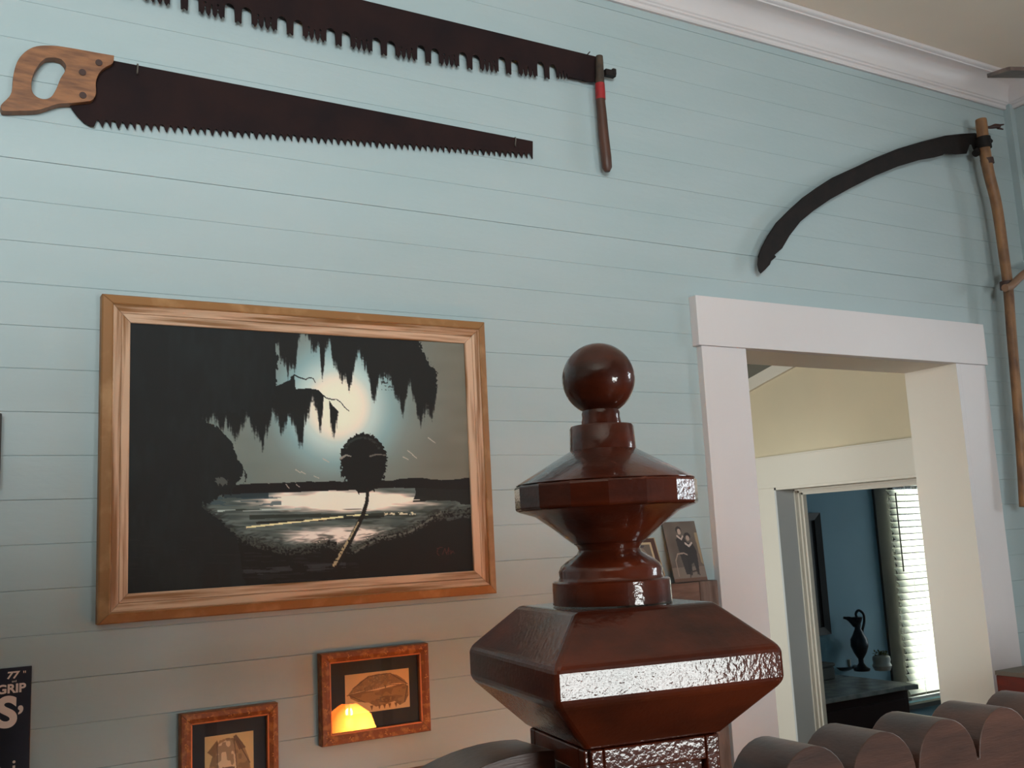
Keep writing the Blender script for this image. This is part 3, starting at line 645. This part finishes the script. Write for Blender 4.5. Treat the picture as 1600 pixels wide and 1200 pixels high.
    put(pline(x, y, [(504, 617), (510, 622), (518, 624), (526, 624), (533, 629), (538, 636), (545, 642)], 1.0, .6), (44, 38, 38))
    # palm
    ph = np.arctan2(y-722, x-568); rr = np.hypot((x-568)/36.5, (y-(720))/43)
    fr = 1+.025*np.sin(ph*31+4*n2)+.10*(n3-.5)*(1+(y>722)*1.2)
    low = (y > 755)
    put((rr < fr) & ((y < 762) | (np.abs(x-566) < 27+(n3-.5)*10)), (27, 25, 25))
    put(inpoly(x, y, [(532, 700), (536, 735), (545, 755), (560, 770), (575, 770), (592, 760), (602, 735), (604, 705)]), (26, 25, 25))
    for q in ((548, 752, 545, 762), (556, 755, 561, 772), (580, 755, 585, 768), (594, 742, 600, 748), (536, 738, 533, 745)): put(seg(x, y, q[:2], q[2:], 3.5, .8), (27, 25, 25))
    put((np.abs(np.hypot((x-566)/27, (y-708)/24)-1) < .07) & (y < 702) & (n3 > .35), (62, 72, 68), .8)
    put(pline(x, y, [(533, 716), (541, 711), (548, 713)], 1.8, .8), (150, 146, 138)); put(pline(x, y, [(578, 713), (588, 710), (602, 711)], 1.4, .8), (112, 110, 104))
    put(pline(x, y, [(575, 765), (573, 785), (567, 805), (558, 823), (545, 848), (533, 868), (523, 884)], 2.4, 5.2), (38, 32, 27))
    put(pline(x, y, [(560, 816), (548, 838), (536, 858), (522, 883)], .9, 2.6) & (n3 > .25), (168, 158, 132))
    # birds
    for q in ((637, 704, 645, 710), (645, 711, 651, 716), (669, 684, 680, 692), (505, 717, 514, 722), (462, 734, 470, 739), (471, 737, 478, 741), (491, 744, 498, 747), (447, 757, 452, 763), (463, 757, 468, 761), (630, 714, 638, 718)):
        put(seg(x, y, q[:2], q[2:], .8, .5), (182, 174, 166), .85)
    # illegible red-brown scribble low on the right
    put(pline(x, y, [(688, 855), (684, 858), (683, 864), (686, 868)], .6) | pline(x, y, [(683, 857), (691, 855)], .5) | pline(x, y, [(691, 867), (695, 857), (698, 866), (701, 856), (701, 866)], .55) | pline(x, y, [(702, 862), (705, 860), (704, 866), (708, 861), (710, 865)], .5), (96, 52, 44), .8)
    return np.clip(c, 0, 1)**1.28*1.22
picture('canvas', (ix0-.004, YF+.018, iz1+.004), (ix1+.004, YF+.018, iz1+.004), (ix0-.004, YF+.018, iz0-.004), (ix1+.004, YF+.018, iz0-.004), 560, 400, swamp, pa, .008, rough=.8, gain=.95, label='night scene: hanging moss, moon glow, lake and a palm')

# ---- small carved frames
def small_frame(corner4, fn, label, cat, bw_=.0245, paper=None):
    x0, x1, z0, z1 = corner4
    t = thing('picture_frame', ((x0+x1)/2, 2.29, (z0+z1)/2), label, cat, 'small carved brown frames under the painting')
    yf = 2.274
    pr_ = [(0, 2.299), (0, yf+.004), (.002, yf), (.012, yf-.001), (bw_-.003, yf+.003), (bw_-.003, 2.299)]
    for s_ in 'tblr':
        q = mitre('frame_side', s_, (x0, x1, z0, z1), bw_, pr_, M_carve, t)
        lx, lz = x1-x0, z1-z0; ln = lx if s_ in 'tb' else lz; V, F = [], []
        for i in range(int(ln/.042)):
            f_ = (i+.5)/int(ln/.042)
            cx, cz = {'t': (x0+lx*f_, z1-.011), 'b': (x0+lx*f_, z0+.011), 'l': (x0+.011, z0+lz*f_), 'r': (x1-.011, z0+lz*f_)}[s_]
            for j in range(4):    # small leaf sprigs
                a = random.uniform(0, 6.28); r_ = random.uniform(.004, .007); wv = .0012; n_ = len(V)
                dx, dz = math.cos(a)*r_, math.sin(a)*r_; ox, oz = random.uniform(-.007, .007)*(s_ in 'tb'), random.uniform(-.007, .007)*(s_ in 'lr')
                c0 = (cx+ox, cz+oz)
                V += [(c0[0], yf-.0005, c0[1]), (c0[0]+dx*.5-dz*wv/r_*1.0, yf-.0018, c0[1]+dz*.5+dx*wv/r_), (c0[0]+dx, yf-.0005, c0[1]+dz), (c0[0]+dx*.5+dz*wv/r_, yf-.0018, c0[1]+dz*.5-dx*wv/r_), (c0[0]+dx*.5, yf+.002, c0[1]+dz*.5)]
                F += [(n_, n_+1, n_+2, n_+3), (n_, n_+4, n_+1), (n_+1, n_+4, n_+2), (n_+2, n_+4, n_+3), (n_+3, n_+4, n_)]
        obj('carving', V, F, M_gilt, q)['kind'] = 'stuff'
        mitre('fillet', s_, (x0+bw_-.003, x1-bw_+.003, z0+bw_-.003, z1-bw_+.003), .003, [(0, 2.296), (0, yf+.002), (.0028, yf+.003), (.0028, 2.296)], M_fillet, t, label='thin orange inner edge')
    box('mat_board', x0+bw_-.002, 2.291, z0+bw_-.002, x1-bw_+.002, 2.296, z1-bw_+.002, M_mat, t)
    a, b, c_, d = paper
    picture('drawing', (a, 2.2895, d), (b, 2.2895, d), (a, 2.2895, c_), (b, 2.2895, c_), 150, 130, fn, t, .001, gain=1.7, label='brown drawing on tan paper')
    box('glass_pane', x0+bw_-.001, 2.2815, z0+bw_-.001, x1-bw_+.001, 2.2835, z1-bw_+.001, M_glass, t)
    return t
def skull_h(u, v, P):
    c = np.tile(np.array([196, 168, 126])/255., (len(u), 1)); n = vnoise(u, v, .07, .07, 11); n2 = vnoise(u, v, .02, .03, 12)
    def put(m_, col, a=1.0):
        m_ = (np.asarray(m_, float)*a)[:, None]; c[:] = c*(1-m_)+np.array(col)/255*m_
    up_ = inpoly(u, v, [(.03, .52), (.12, .36), (.24, .2), (.36, .09), (.5, .06), (.66, .07), (.8, .14), (.92, .28), (.98, .42), (.86, .36), (.7, .35), (.5, .4), (.34, .44), (.18, .46)])
    lo_ = inpoly(u, v, [(.06, .5), (.3, .47), (.5, .47), (.72, .42), (.9, .38), (.98, .46), (.98, .7), (.93, .86), (.84, .92), (.76, .8), (.6, .86), (.46, .88), (.36, .76), (.18, .7), (.08, .6)])
    put(up_, (134, 104, 72)); put(lo_, (138, 106, 68)); put(up_ & (n > .5), (112, 90, 70), .6); put(lo_ & (n > .55), (104, 76, 50), .6); put(up_ & (n2 > .8), (168, 142, 108), .5)
    for a, b in (((.03, .52), (.34, .45)), ((.34, .45), (.7, .37)), ((.7, .37), (.95, .42)), ((.12, .36), (.36, .1)), ((.36, .1), (.7, .08)), ((.7, .08), (.97, .4)), ((.06, .52), (.3, .74)), ((.97, .45), (.92, .85))): put(seg(u, v, a, b, .009), (80, 60, 46), .8)
    for q in (.4, .52, .6, .68, .78): put(inpoly(u, v, [(q-.025, .84), (q+.025, .84), (q, .97)]), (110, 76, 44))
    for q in (.3, .4, .62): put(inpoly(u, v, [(q-.02, .37), (q+.02, .37), (q, .46)]), (110, 88, 62))
    put(lo_ & (np.hypot((u-.62)/.16, (v-.72)/.08) < 1) & (n2 > .4), (92, 66, 44), .7)
    return c
def skull_v(u, v, P):
    c = np.tile(np.array([194, 172, 122])/255., (len(u), 1)); n = vnoise(u, v, .08, .06, 21)
    def put(m_, col, a=1.0):
        m_ = (np.asarray(m_, float)*a)[:, None]; c[:] = c*(1-m_)+np.array(col)/255*m_
    sk = inpoly(u, v, [(.18, .2), (.3, .07), (.45, .05), (.58, .06), (.64, .03), (.78, .14), (.9, .34), (.97, .6), (.9, .9), (.5, 1), (.1, .92), (.03, .6), (.1, .36)])
    put(sk, (150, 122, 84)); put(inpoly(u, v, [(.26, .12), (.45, .07), (.56, .08), (.62, .2), (.66, .5), (.62, .9), (.3, .9), (.24, .5)]), (196, 180, 150)); put(sk & (n > .55), (112, 88, 60), .6)
    put(inpoly(u, v, [(.58, .04), (.64, .02), (.84, .2), (.7, .22)]), (106, 78, 50)); put(inpoly(u, v, [(.05, .2), (.25, .06), (.28, .12), (.2, .28)]), (120, 92, 60)); put(inpoly(u, v, [(.36, .42), (.6, .43), (.58, .6), (.38, .6)]), (128, 98, 66))
    for a, b in (((.25, .1), (.26, .5)), ((.6, .08), (.66, .5)), ((.66, .1), (.92, .4)), ((.36, .42), (.6, .43))): put(seg(u, v, a, b, .01), (90, 66, 44), .8)
    return c
YS = 2.278
f1 = (onY(501.5, 1090, YS).x, onY(671, 1070, YS).x, Z(-.1955*YS), Z(-.1052*YS))
pp = onY(538, 1054, 2.289), onY(639.5, 1044, 2.289), onY(541, 1118, 2.289), onY(640, 1112, 2.289)
small_frame(f1, skull_h, 'wide carved brown frame whose glass shows an orange lamp reflection over a skull drawing', 'picture', paper=((pp[0].x+pp[2].x)/2, (pp[1].x+pp[3].x)/2, pp[2].z, pp[0].z-.002))
f2x0, f2x1 = onY(282, 1150, YS).x, onY(435, 1150, YS).x; f2t = Z(-.147*YS); f2 = (f2x0, f2x1, f2t-.274, f2t)
pq = onY(320, 1152, 2.289), onY(396, 1143, 2.289)
small_frame(f2, skull_v, 'upright carved brown frame cut off by the bottom edge, nearest the navy sign', 'picture', paper=(pq[0].x, pq[1].x, pq[0].z-.165, pq[0].z))
f3r = onY(675, 1197, YS); f3 = (f3r.x-.274, f3r.x, f3r.z-.207, f3r.z)
small_frame(f3, skull_h, 'carved brown frame just showing its top edge below the lamp-reflecting frame', 'picture', paper=(f3r.x-.22, f3r.x-.054, f3r.z-.16, f3r.z-.05))

# ---- navy sign with cream lettering
sg = thing('enamel_sign', tuple(onY(20, 1120, 2.29)), 'navy sign with cream lettering reading 77 and GRIP, bottom left corner', 'sign')
st_, sr_ = onY(52, 1040, 2.294), onY(48, 1120, 2.294).x
box('sign_panel', sr_-.46, 2.292, st_.z-.52, sr_, 2.2985, st_.z, M_sign, sg, b=.001)
def text(body, size, px, py, parent, align='RIGHT', shear=0, bold=.0, label=None, sx=1.0):
    cu = bpy.data.curves.new('lettering', 'FONT'); cu.body = body; cu.size = size; cu.extrude = .0004; cu.align_x = align; cu.shear = shear; cu.offset = bold
    o = bpy.data.objects.new('lettering', cu); C.objects.link(o); bpy.context.view_layer.update()
    me = bpy.data.meshes.new_from_object(o.evaluated_get(bpy.context.evaluated_depsgraph_get())); bpy.data.objects.remove(o)
    p = onY(px, py, 2.2915); me.materials.clear(); me.materials.append(M_letter)
    o = bpy.data.objects.new('lettering', me); C.objects.link(o); o.parent = parent
    o.location = p-worldloc(parent); o.rotation_euler = (math.pi/2, 0, 0); o.scale = (sx, 1, 1); o['label'] = label or ('cream lettering '+body.replace('"', '')); return o
text('77', .0185, 28.5, 1059, sg, bold=.0006, shear=.15, sx=1.15); text('"', .018, 41, 1058, sg, label='inch mark'); text('GRIP', .0235, 40, 1080, sg, bold=.0008, sx=1.05)
text('S', .080, 26, 1133, sg, bold=.0030, label='large cream letter S'); text('\u2019', .058, 37, 1135, sg, bold=.0012, label='large apostrophe')
text('and', .006, 26, 1065.5, sg, label='tiny cream lettering'); text('b', .042, 3, 1212, sg, label='cream lettering cut off'); text('i', .05, 26, 1214, sg, label='cream lettering cut off')
# sliver of a dark picture at the left edge
p1 = onY(3, 646, 2.28); p2 = onY(3, 762, 2.28)
dk = thing('dark_picture', (p1.x-.1, 2.29, p1.z-.08), 'dark framed picture just touching the left edge, above the navy sign', 'picture')
for s_ in 'tblr': mitre('frame_side', s_, (p1.x-.25, p1.x, p2.z, p1.z), .015, [(0, 2.299), (0, 2.278), (.015, 2.283), (.015, 2.299)], M_dark, dk)
box('print', p1.x-.236, 2.288, p2.z+.014, p1.x-.014, 2.298, p1.z-.014, M_sign, dk)

# ---- weathered window-sash cabinet with two old photographs
RY = 2.232
a = onY(1030, 913, RY); b = onY(1121.5, 907, RY); rz = (a.z+b.z)/2; rx1 = b.x-.001; rx0 = rx1-.40
ru = thing('salvaged_window', ((rx0+rx1)/2, 2.26, rz-1.0), 'weathered wooden window sash with glass panes hung beside the doorway', 'window sash')
box('stile', rx1-.066, RY, rz-1.0, rx1, 2.298, rz, M_rustic, ru, b=.002); box('stile', rx0, RY, rz-1.0, rx0+.066, 2.298, rz, M_rustic, ru, b=.002)
box('top_rail', rx0+.067, RY+.001, rz-.075, rx1-.067, 2.297, rz-.001, M_rustich, ru, b=.002); box('bottom_rail', rx0+.067, RY+.001, rz-1.0, rx1-.067, 2.297, rz-.9, M_rustich, ru, b=.002)
mx = (rx0+rx1)/2; box('mullion', mx-.015, RY+.004, rz-.9, mx+.015, 2.297, rz-.075, M_rustic, ru, b=.002)
box('pane', rx0+.067, 2.255, rz-.9, mx-.015, 2.26, rz-.075, M_greenglass, ru); box('pane', mx+.015, 2.255, rz-.9, rx1-.067, 2.26, rz-.075, M_greenglass, ru)
def leaning(name, px4, label, fn, nx, ny, th=.004, yb=2.25, yt=2.29, frame=None):
    TL = onY(*px4[0], yt); TR = onY(*px4[1], yt); BL = onY(*px4[2], yb); BR = onY(*px4[3], yb)
    zb = rz+.001; BL.z = BR.z = zb; TL.z = TR.z = (TL.z+TR.z)/2
    w1 = ((TR.x-TL.x)+(BR.x-BL.x))/2; cx = (TL.x+BR.x+TR.x+BL.x)/4
    TL.x = BL.x = cx-w1/2; TR.x = BR.x = cx+w1/2
    t = thing(name, ((TL.x+TR.x)/2, yb, zb), label, 'photograph')
    picture('print', TL, TR, BL, BR, nx, ny, fn, t, th, gain=1.0); return t
def card(u, v, P):
    c = np.tile(np.array([92, 82, 74])/255., (len(u), 1)); n = vnoise(u, v, .2, .2, 31); c += ((n-.5)*.08)[:, None]
    def put(m_, col, a=1.0):
        m_ = (np.asarray(m_, float)*a)[:, None]; c[:] = c*(1-m_)+np.array(col)/255*m_
    put(v > .76, (122, 108, 98), .8); put(inpoly(u, v, [(.9, .2), (1, .2), (1, .75), (.93, .7)]), (150, 134, 104), .8); put(v > .945, (98, 66, 48))
    put(inpoly(u, v, [(.30, .3), (.38, .25), (.55, .25), (.62, .35), (.6, .6), (.55, .88), (.4, .88), (.34, .6)]), (46, 38, 36))
    put(inpoly(u, v, [(.52, .4), (.6, .36), (.78, .37), (.86, .5), (.84, .68), (.8, .88), (.74, .9), (.7, .7), (.62, .72), (.58, .9), (.5, .9), (.5, .6)]), (40, 33, 31))
    put(np.hypot((u-.44)/.085, (v-.14)/.06) < 1, (44, 34, 32)); put(np.hypot((u-.45)/.055, (v-.17)/.05) < 1, (172, 152, 140))
    put(np.hypot((u-.67)/.1, (v-.25)/.06) < 1, (44, 34, 32)); put(np.hypot((u-.67)/.055, (v-.285)/.045) < 1, (160, 140, 128))
    put(pline(u, v, [(.36, .24), (.47, .3), (.53, .25)], .016), (186, 166, 156)); put(pline(u, v, [(.56, .37), (.66, .42), (.76, .37)], .018), (186, 166, 156))
    put(pline(u, v, [(.16, .9), (.16, .65), (.26, .54), (.45, .53), (.55, .56)], .012), (150, 130, 118)); put(pline(u, v, [(.5, .93), (.56, .85), (.72, .83), (.8, .9)], .014), (60, 48, 42))
    return c
def oval(u, v, P):
    c = np.tile(np.array([70, 44, 36])/255., (len(u), 1))
    def put(m_, col, a=1.0):
        m_ = (np.asarray(m_, float)*a)[:, None]; c[:] = c*(1-m_)+np.array(col)/255*m_
    n = vnoise(u, v, .15, .15, 41)
    put((u < .02) | (u > .975) | (v < .015), (170, 150, 118)); put((u > .14) & (u < .86) & (v > .1) & (v < .92), (186, 168, 136)); put((u > .185) & (u < .815) & (v > .14) & (v < .89), (102, 92, 84))
    put(np.hypot((u-.5)/.2, (v-.4)/.2) < 1, (128, 116, 106)); put((n > .62) & (u > .2) & (u < .8) & (v > .16) & (v < .34), (64, 60, 66)); put(inpoly(u, v, [(.3, .88), (.36, .6), (.64, .6), (.7, .88)]), (60, 54, 52))
    return c
leaning('photo_card', ((1036.5, 816), (1085.5, 814), (1053, 911), (1105, 908)), 'sepia cabinet card of two seated children in sailor collars, on the window sash', card, 90, 150)
leaning('framed_photo', ((962, 843), (1023.5, 840), (985, 916), (1042, 912)), 'dark-bordered old photograph half hidden behind the newel post', oval, 100, 110, th=.008, yb=2.245)

# ---- ceiling fan
tip = onZ(1558, 113, Z(1.35)); dr = Vector((.92, -.39, 0)).normalized(); hub = tip+dr*.85
fan = thing('ceiling_fan', (hub.x, hub.y, Z_C), 'ceiling fan with dark wooden blades, one tip showing at the top right', 'ceiling fan')
lathe('motor', (hub.x, hub.y), [(.03, Z(1.25)), (.11, Z(1.28)), (.12, Z(1.36)), (.08, Z(1.42)), (.02, Z(1.44))], 28, M_fanm, fan)
lathe('downrod', (hub.x, hub.y), [(.012, Z(1.43)), (.012, Z_C-.03), (.06, Z_C-.02), (.06, Z_C)], 16, M_fanm, fan)
bc = thing('blocker_bookcase', (-1.4, -.62, 0), 'tall dark bookcase added out of view to shade the lower wall', 'blocker_bookcase')  # added behind the camera to block high window light from the lower wall
boxes('carcass', [(-3.3, -.80, 0, -3.26, -.45, 2.42), (.46, -.80, 0, .5, -.45, 2.42), (-3.26, -.80, 0, .46, -.78, 2.42), (-3.26, -.78, 2.38, .46, -.45, 2.42)], M_dark, bc)
for k in range(5): box('shelf', -3.26, -.78, .06+k*.46, .46, -.45, .09+k*.46, M_dark, bc)
for k in range(3):
    rm = Matrix.Rotation(math.radians(120*k), 3, 'Z'); d = rm@(-dr); s = Vector((-d.y, d.x, 0)); V = []
    pts = [(.2, -.045), (.2, .045), (.845, .056), (.85, .046), (.85, -.05), (.846, -.056)]
    for dz in (-.006, .006):
        for q, r in pts:
            v = hub+d*q+s*r; V.append((v.x, v.y, Z(1.35)+dz-r*.27))
    n_ = len(pts); F = [tuple(range(n_)), tuple(range(2*n_-1, n_-1, -1))]+[(i, (i+1) % n_, (i+1) % n_+n_, i+n_) for i in range(n_)]
    obj('blade', V, F, M_fanb, fan)
    a = hub+d*.09; b = hub+d*.24; tube('blade_bracket', [(a.x, a.y, Z(1.335)), (b.x, b.y, Z(1.342))], .012, M_fanm, fan, 8)

# ---- seen through both doorways: dresser, ewer, pots, picture, blinds
dz_ = Z(-1.0)
dr_ = thing('dresser', (4.9, 4.6, 0), 'dark wooden dresser with a grey marble top, in the far blue room', 'dresser')
fx = onZ(1443, 1068, dz_); fl = onZ(1285, 1091, dz_)
y_f = (fx.y+fl.y)/2; dx1 = fx.x-.03
box('body', 4.12, y_f+.03, .06, dx1-.04, 4.96, dz_-.03, M_dresser, dr_, b=.004)
out = [(4.08, y_f), (dx1-.10, y_f), (dx1-.01, y_f-.03), (dx1, y_f+.03), (dx1, 4.98), (4.08, 4.98)]
V = [(x, y, z) for z in (dz_-.03, dz_) for x, y in out]; n_ = len(out)
bev(obj('marble_top', V, [tuple(range(n_)), tuple(range(2*n_-1, n_-1, -1))]+[(i, (i+1) % n_, (i+1) % n_+n_, i+n_) for i in range(n_)], M_marble, dr_, label='grey marble top'), .006, 3)
for k in range(3):
    q = box('drawer', 4.16, y_f+.015, .12+k*.225, dx1-.08, y_f+.03, .32+k*.225, M_dresser, dr_, b=.003)
    for xx in (4.4, 5.0): tube('knob', [(xx, y_f+.016, .22+k*.225), (xx, y_f-.01, .22+k*.225)], .015, M_brass, q, 10)
for xx in (4.15, dx1-.1):
    for yy in (y_f+.05, 4.9): box('foot', xx, yy, 0, xx+.05, yy+.05, .06, M_dark, dr_)
bpx = onZ(1347, 1048, dz_); k_ = bpx.dot(Vector((fw.x, fw.y, 0)))  # depth scale
mpp = (bpx-Vector((0, 0, EYE))).dot(fw)/F_PX
ew = thing('ewer', tuple(bpx), 'dark metal ewer with a spout and a scrolled handle, on the marble dresser', 'ewer')
zz = lambda y: dz_+(1048-y)*mpp*1.0
lathe('body', bpx, [(r_*mpp, zz(y_)) for y_, r_ in ((1048, 12), (1045, 13), (1042, 8), (1036, 4), (1030, 4), (1027, 6), (1020, 10), (1010, 13.5), (1000, 13), (992, 8.5), (984, 5), (976, 5), (970, 8), (966, 9))], 28, M_ewer, ew)
sx = Vector((RR.x, RR.y, 0)).normalized()
def eo(px, y): v = bpx+sx*((px-1347)*mpp); return (v.x, v.y, zz(y))
tube('spout', smoothpts([eo(1345, 976), eo(1340, 972), eo(1334, 968), eo(1326, 966)], 4), [.03, .03, .028, .026, .024, .022, .02, .018, .016, .013, .01, .009, .008], M_ewer, ew, 12)
tube('handle', smoothpts([eo(1350, 974), eo(1346, 962), eo(1351, 956), eo(1358, 962), eo(1358, 974), eo(1354, 986), eo(1351, 996)], 5), .009, M_ewer, ew, 10)
pt = onZ(1379, 1047, dz_+.0); mp2 = (pt-Vector((0, 0, EYE))).dot(fw)/F_PX
po = thing('flower_pot', tuple(pt), 'pale glazed pot with low greenery, right of the dark ewer', 'pot')
lathe('pot', pt, [(.052, dz_), (.064, dz_+.03), (.055, dz_+.05), (.06, dz_+.07), (.056, dz_+.09), (.04, dz_+.1)], 24, M_pot, po)
V, F = [], []
for i in range(60):
    a = random.uniform(0, 6.28); r_ = random.uniform(0, .05); n_ = len(V); c0 = Vector((pt.x+r_*math.cos(a), pt.y+r_*math.sin(a), dz_+.095+random.uniform(0, .025))); d_ = Vector((random.uniform(-1, 1), random.uniform(-1, 1), random.uniform(.1, .8))).normalized()*.022; s_ = d_.cross(Vector((.3, .2, 1))).normalized()*.007
    V += [c0, c0+d_*.5+s_, c0+d_, c0+d_*.5-s_]; F.append((n_, n_+1, n_+2, n_+3))
lf = obj('leaves', V, F, M_leaf, po); lf['kind'] = 'stuff'
tr = onZ(1316, 1047, dz_); ty = thing('tray', tuple(tr), 'dark low dish holding two small cups, left of the dark ewer', 'dish')
lathe('dish', tr, [(.05, dz_), (.07, dz_+.008), (.1, dz_+.03), (.095, dz_+.03), (.06, dz_+.014), (.01, dz_+.013)], 24, M_ewer, ty)
for i, (dx, hgt) in enumerate(((-.035, .075), (.045, .055))):
    v = tr+sx*dx; cup = lathe('cup', v, [(.012, dz_+.0145), (.018, dz_+.03), (.02, dz_+.0145+hgt)], 14, M_pot if i else M_ewer, None)
    tag(cup, ('dark narrow cup standing in the low dish', 'pale small cup standing in the low dish')[i], 'cup')
p = onZ(1298, 1040, dz_); p = p*(4.72/p.y)
cs = thing('keepsake_box', (p.x, p.y, dz_), 'small grey lidded box at the back of the dresser, behind the dish', 'box')
box('case', p.x-.12, p.y+.06, dz_, p.x+.1, p.y+.16, dz_+.08, M_tealtrim, cs, b=.01); box('lid', p.x-.125, p.y+.055, dz_+.08, p.x+.105, p.y+.165, dz_+.105, M_tealtrim, cs, b=.011)
pc = onY(1280.5, 801, 4.97); pd = onY(1296, 991, 4.97)
dp = thing('dark_framed_picture', (pc.x-.3, 4.98, pd.z), 'large dark brown framed picture on the far blue wall', 'picture')
for s_ in 'tblr': mitre('frame_side', s_, (pc.x-.62, pc.x, pd.z, pc.z), .05, [(0, 4.999), (0, 4.965), (.05, 4.975), (.05, 4.999)], M_dark, dp)
box('print', pc.x-.575, 4.985, pd.z+.045, pc.x-.045, 4.998, pc.z-.045, mat('dark_print', rgb(44, 34, 32), .5), dp)
bl = thing('window_blind', (6.44, 4.93, BW[3]), 'white slatted blind glowing with daylight in the far blue room', 'blind')
bx0, bx1 = 6.0, 6.84; bz1 = Z(.245); bz0 = Z(-1.235); ns_ = 31
box('head_rail', bx0, 4.90, bz1, bx1, 4.96, bz1+.035, M_winf, bl)
me = None
for k in range(ns_):
    z = bz1-.02-(bz1-bz0-.04)*(k+.5)/ns_
    if me is None:
        V = []; t_ = math.radians(52)
        for x in (-.42, .42):
            for q, hh in ((-.024, 0), (-.012, .003), (0, .004), (.012, .003), (.024, 0)):
                V.append((x, q*math.cos(t_)-hh*math.sin(t_), -q*math.sin(t_)*-1+hh*math.cos(t_)))
        V += [(v[0], v[1]+.0006, v[2]-.0012) for v in V]
        F = [(i, i+1, i+6, i+5) for i in range(4)]+[(10+i+5, 10+i+6, 10+i+1, 10+i) for i in range(4)]+[(0, 5, 15, 10), (4, 14, 19, 9)]+[(0+i, 10+i, 11+i, 1+i) for i in range(4)]+[(5+i, 6+i, 16+i, 15+i) for i in range(4)]
        me = bpy.data.meshes.new('slat'); me.from_pydata(V, [], F); me.materials.append(M_slat)
    o = bpy.data.objects.new('slat', me); C.objects.link(o); o.parent = bl; o.location = Vector((6.42+random.uniform(-.008, .008), 4.93, z))-bl.location; o.rotation_euler = (random.uniform(-.05, .05), random.uniform(-.004, .004), 0)
box('bottom_rail', bx0, 4.915, bz0-.02, bx1, 4.945, bz0, M_winf, bl)
for xx in (6.14, 6.7): tube('ladder_cord', [(xx, 4.90, bz1), (xx, 4.90, bz0)], .0015, M_winf, bl, 6)
c0 = onY(1399, 770, 4.89); c1 = onY(1412, 893, 4.89); tube('wand', [c0, (c0.x, 4.89, c1.z)], .005, M_dark, bl, 8, label='dark tilt wand')

# ---- amber glass lamp on a small table between the railing and the wall, just below the frame (mirrored in the small picture's glass)
ld = ray(546, 1124); ld = ld*(2.2825/ld.y); LY = 1.45; K = .50
tt = (2.2825+(2.2825-LY))/2.2825; LX = ld.x*tt; LZ = EYE+ld.z*tt
tz0 = LZ-.46*K
tb = thing('side_table', (LX, LY, 0), 'small round dark side table under the amber lamp', 'table')
lathe('table_top', (LX, LY), [(.15, tz0-.03), (.16, tz0-.025), (.16, tz0-.005), (.155, tz0)], 32, M_dark, tb)
lathe('pedestal', (LX, LY), [(.16, 0), (.16, .03), (.04, .06), (.028, .2), (.04, tz0-.1), (.08, tz0-.03)], 20, M_dark, tb)
lp = thing('table_lamp', (LX, LY, tz0), 'brass table lamp with a lit amber glass shade, on the side table', 'lamp')
lathe('base', (LX, LY), [(.08*K, tz0+.001), (.08*K, LZ-.44*K), (.02*K, LZ-.41*K), (.018*K, LZ-.1*K), (.012*K, LZ-.05*K), (.006*K, LZ+.105*K)], 20, M_brass, lp)
for k in range(6):
    a0, a1 = k*math.pi/3+.78, (k+1)*math.pi/3+.78; P4 = [(LX+r_*K*math.cos(a), LY+r_*K*math.sin(a), LZ+z*K) for r_, z, in ((.19, -.08), (.15, .03), (.045, .1)) for a in (a0, a1)]
    V = P4+[tuple(Vector(p)+(Vector((LX, LY, LZ))-Vector(p)).normalized()*.002) for p in P4]
    obj('glass_panel', V, [(0, 1, 3, 2), (2, 3, 5, 4), (6, 8, 9, 7), (8, 10, 11, 9), (0, 6, 7, 1), (4, 5, 11, 10), (0, 2, 8, 6), (2, 4, 10, 8), (1, 7, 9, 3), (3, 9, 11, 5)], M_shade, lp)
lathe('cap', (LX, LY), [(.05*K, LZ+.1*K), (.03*K, LZ+.115*K), (.008*K, LZ+.13*K)], 16, M_brass, lp)
lathe('bulb', (LX, LY), [(.01*K, LZ-.065*K), (.028*K, LZ-.03*K), (.028*K, LZ-.01*K), (.008*K, LZ+.01*K)], 16, M_bulb, lp)
# the glass glows most where it is nearest the bulb
nt = M_shade.node_tree; N, L = nt.nodes, nt.links; g = N.new('ShaderNodeNewGeometry'); v = N.new('ShaderNodeVectorMath'); v.operation = 'DISTANCE'; v.inputs[1].default_value = (LX+.02, LY+.07, LZ-.025)
L.new(g.outputs['Position'], v.inputs[0]); mr = N.new('ShaderNodeMapRange'); mr.inputs[1].default_value = .015; mr.inputs[2].default_value = .10; mr.inputs[3].default_value = 105; mr.inputs[4].default_value = 9
L.new(v.outputs['Value'], mr.inputs[0]); L.new(mr.outputs[0], N['Principled BSDF'].inputs['Emission Strength'])
# amber glass lets part of the bulb's light through
po_ = bpy.data.lights.new('lamp_bulb_light', 'POINT'); po_.energy = 6.5; po_.color = (1, .64, .44); po_.shadow_soft_size = .012
pl_ = bpy.data.objects.new('lamp_bulb_light', po_); C.objects.link(pl_); pl_.location = (LX, LY, LZ+.022)
for_t = N.new('ShaderNodeBsdfTransparent'); for_t.inputs[0].default_value = (1, .72, .5, 1); mxs = N.new('ShaderNodeMixShader'); mxs.inputs[0].default_value = .5
L.new(N['Principled BSDF'].outputs[0], mxs.inputs[1]); L.new(for_t.outputs[0], mxs.inputs[2]); L.new(mxs.outputs[0], N['Material Output'].inputs[0])
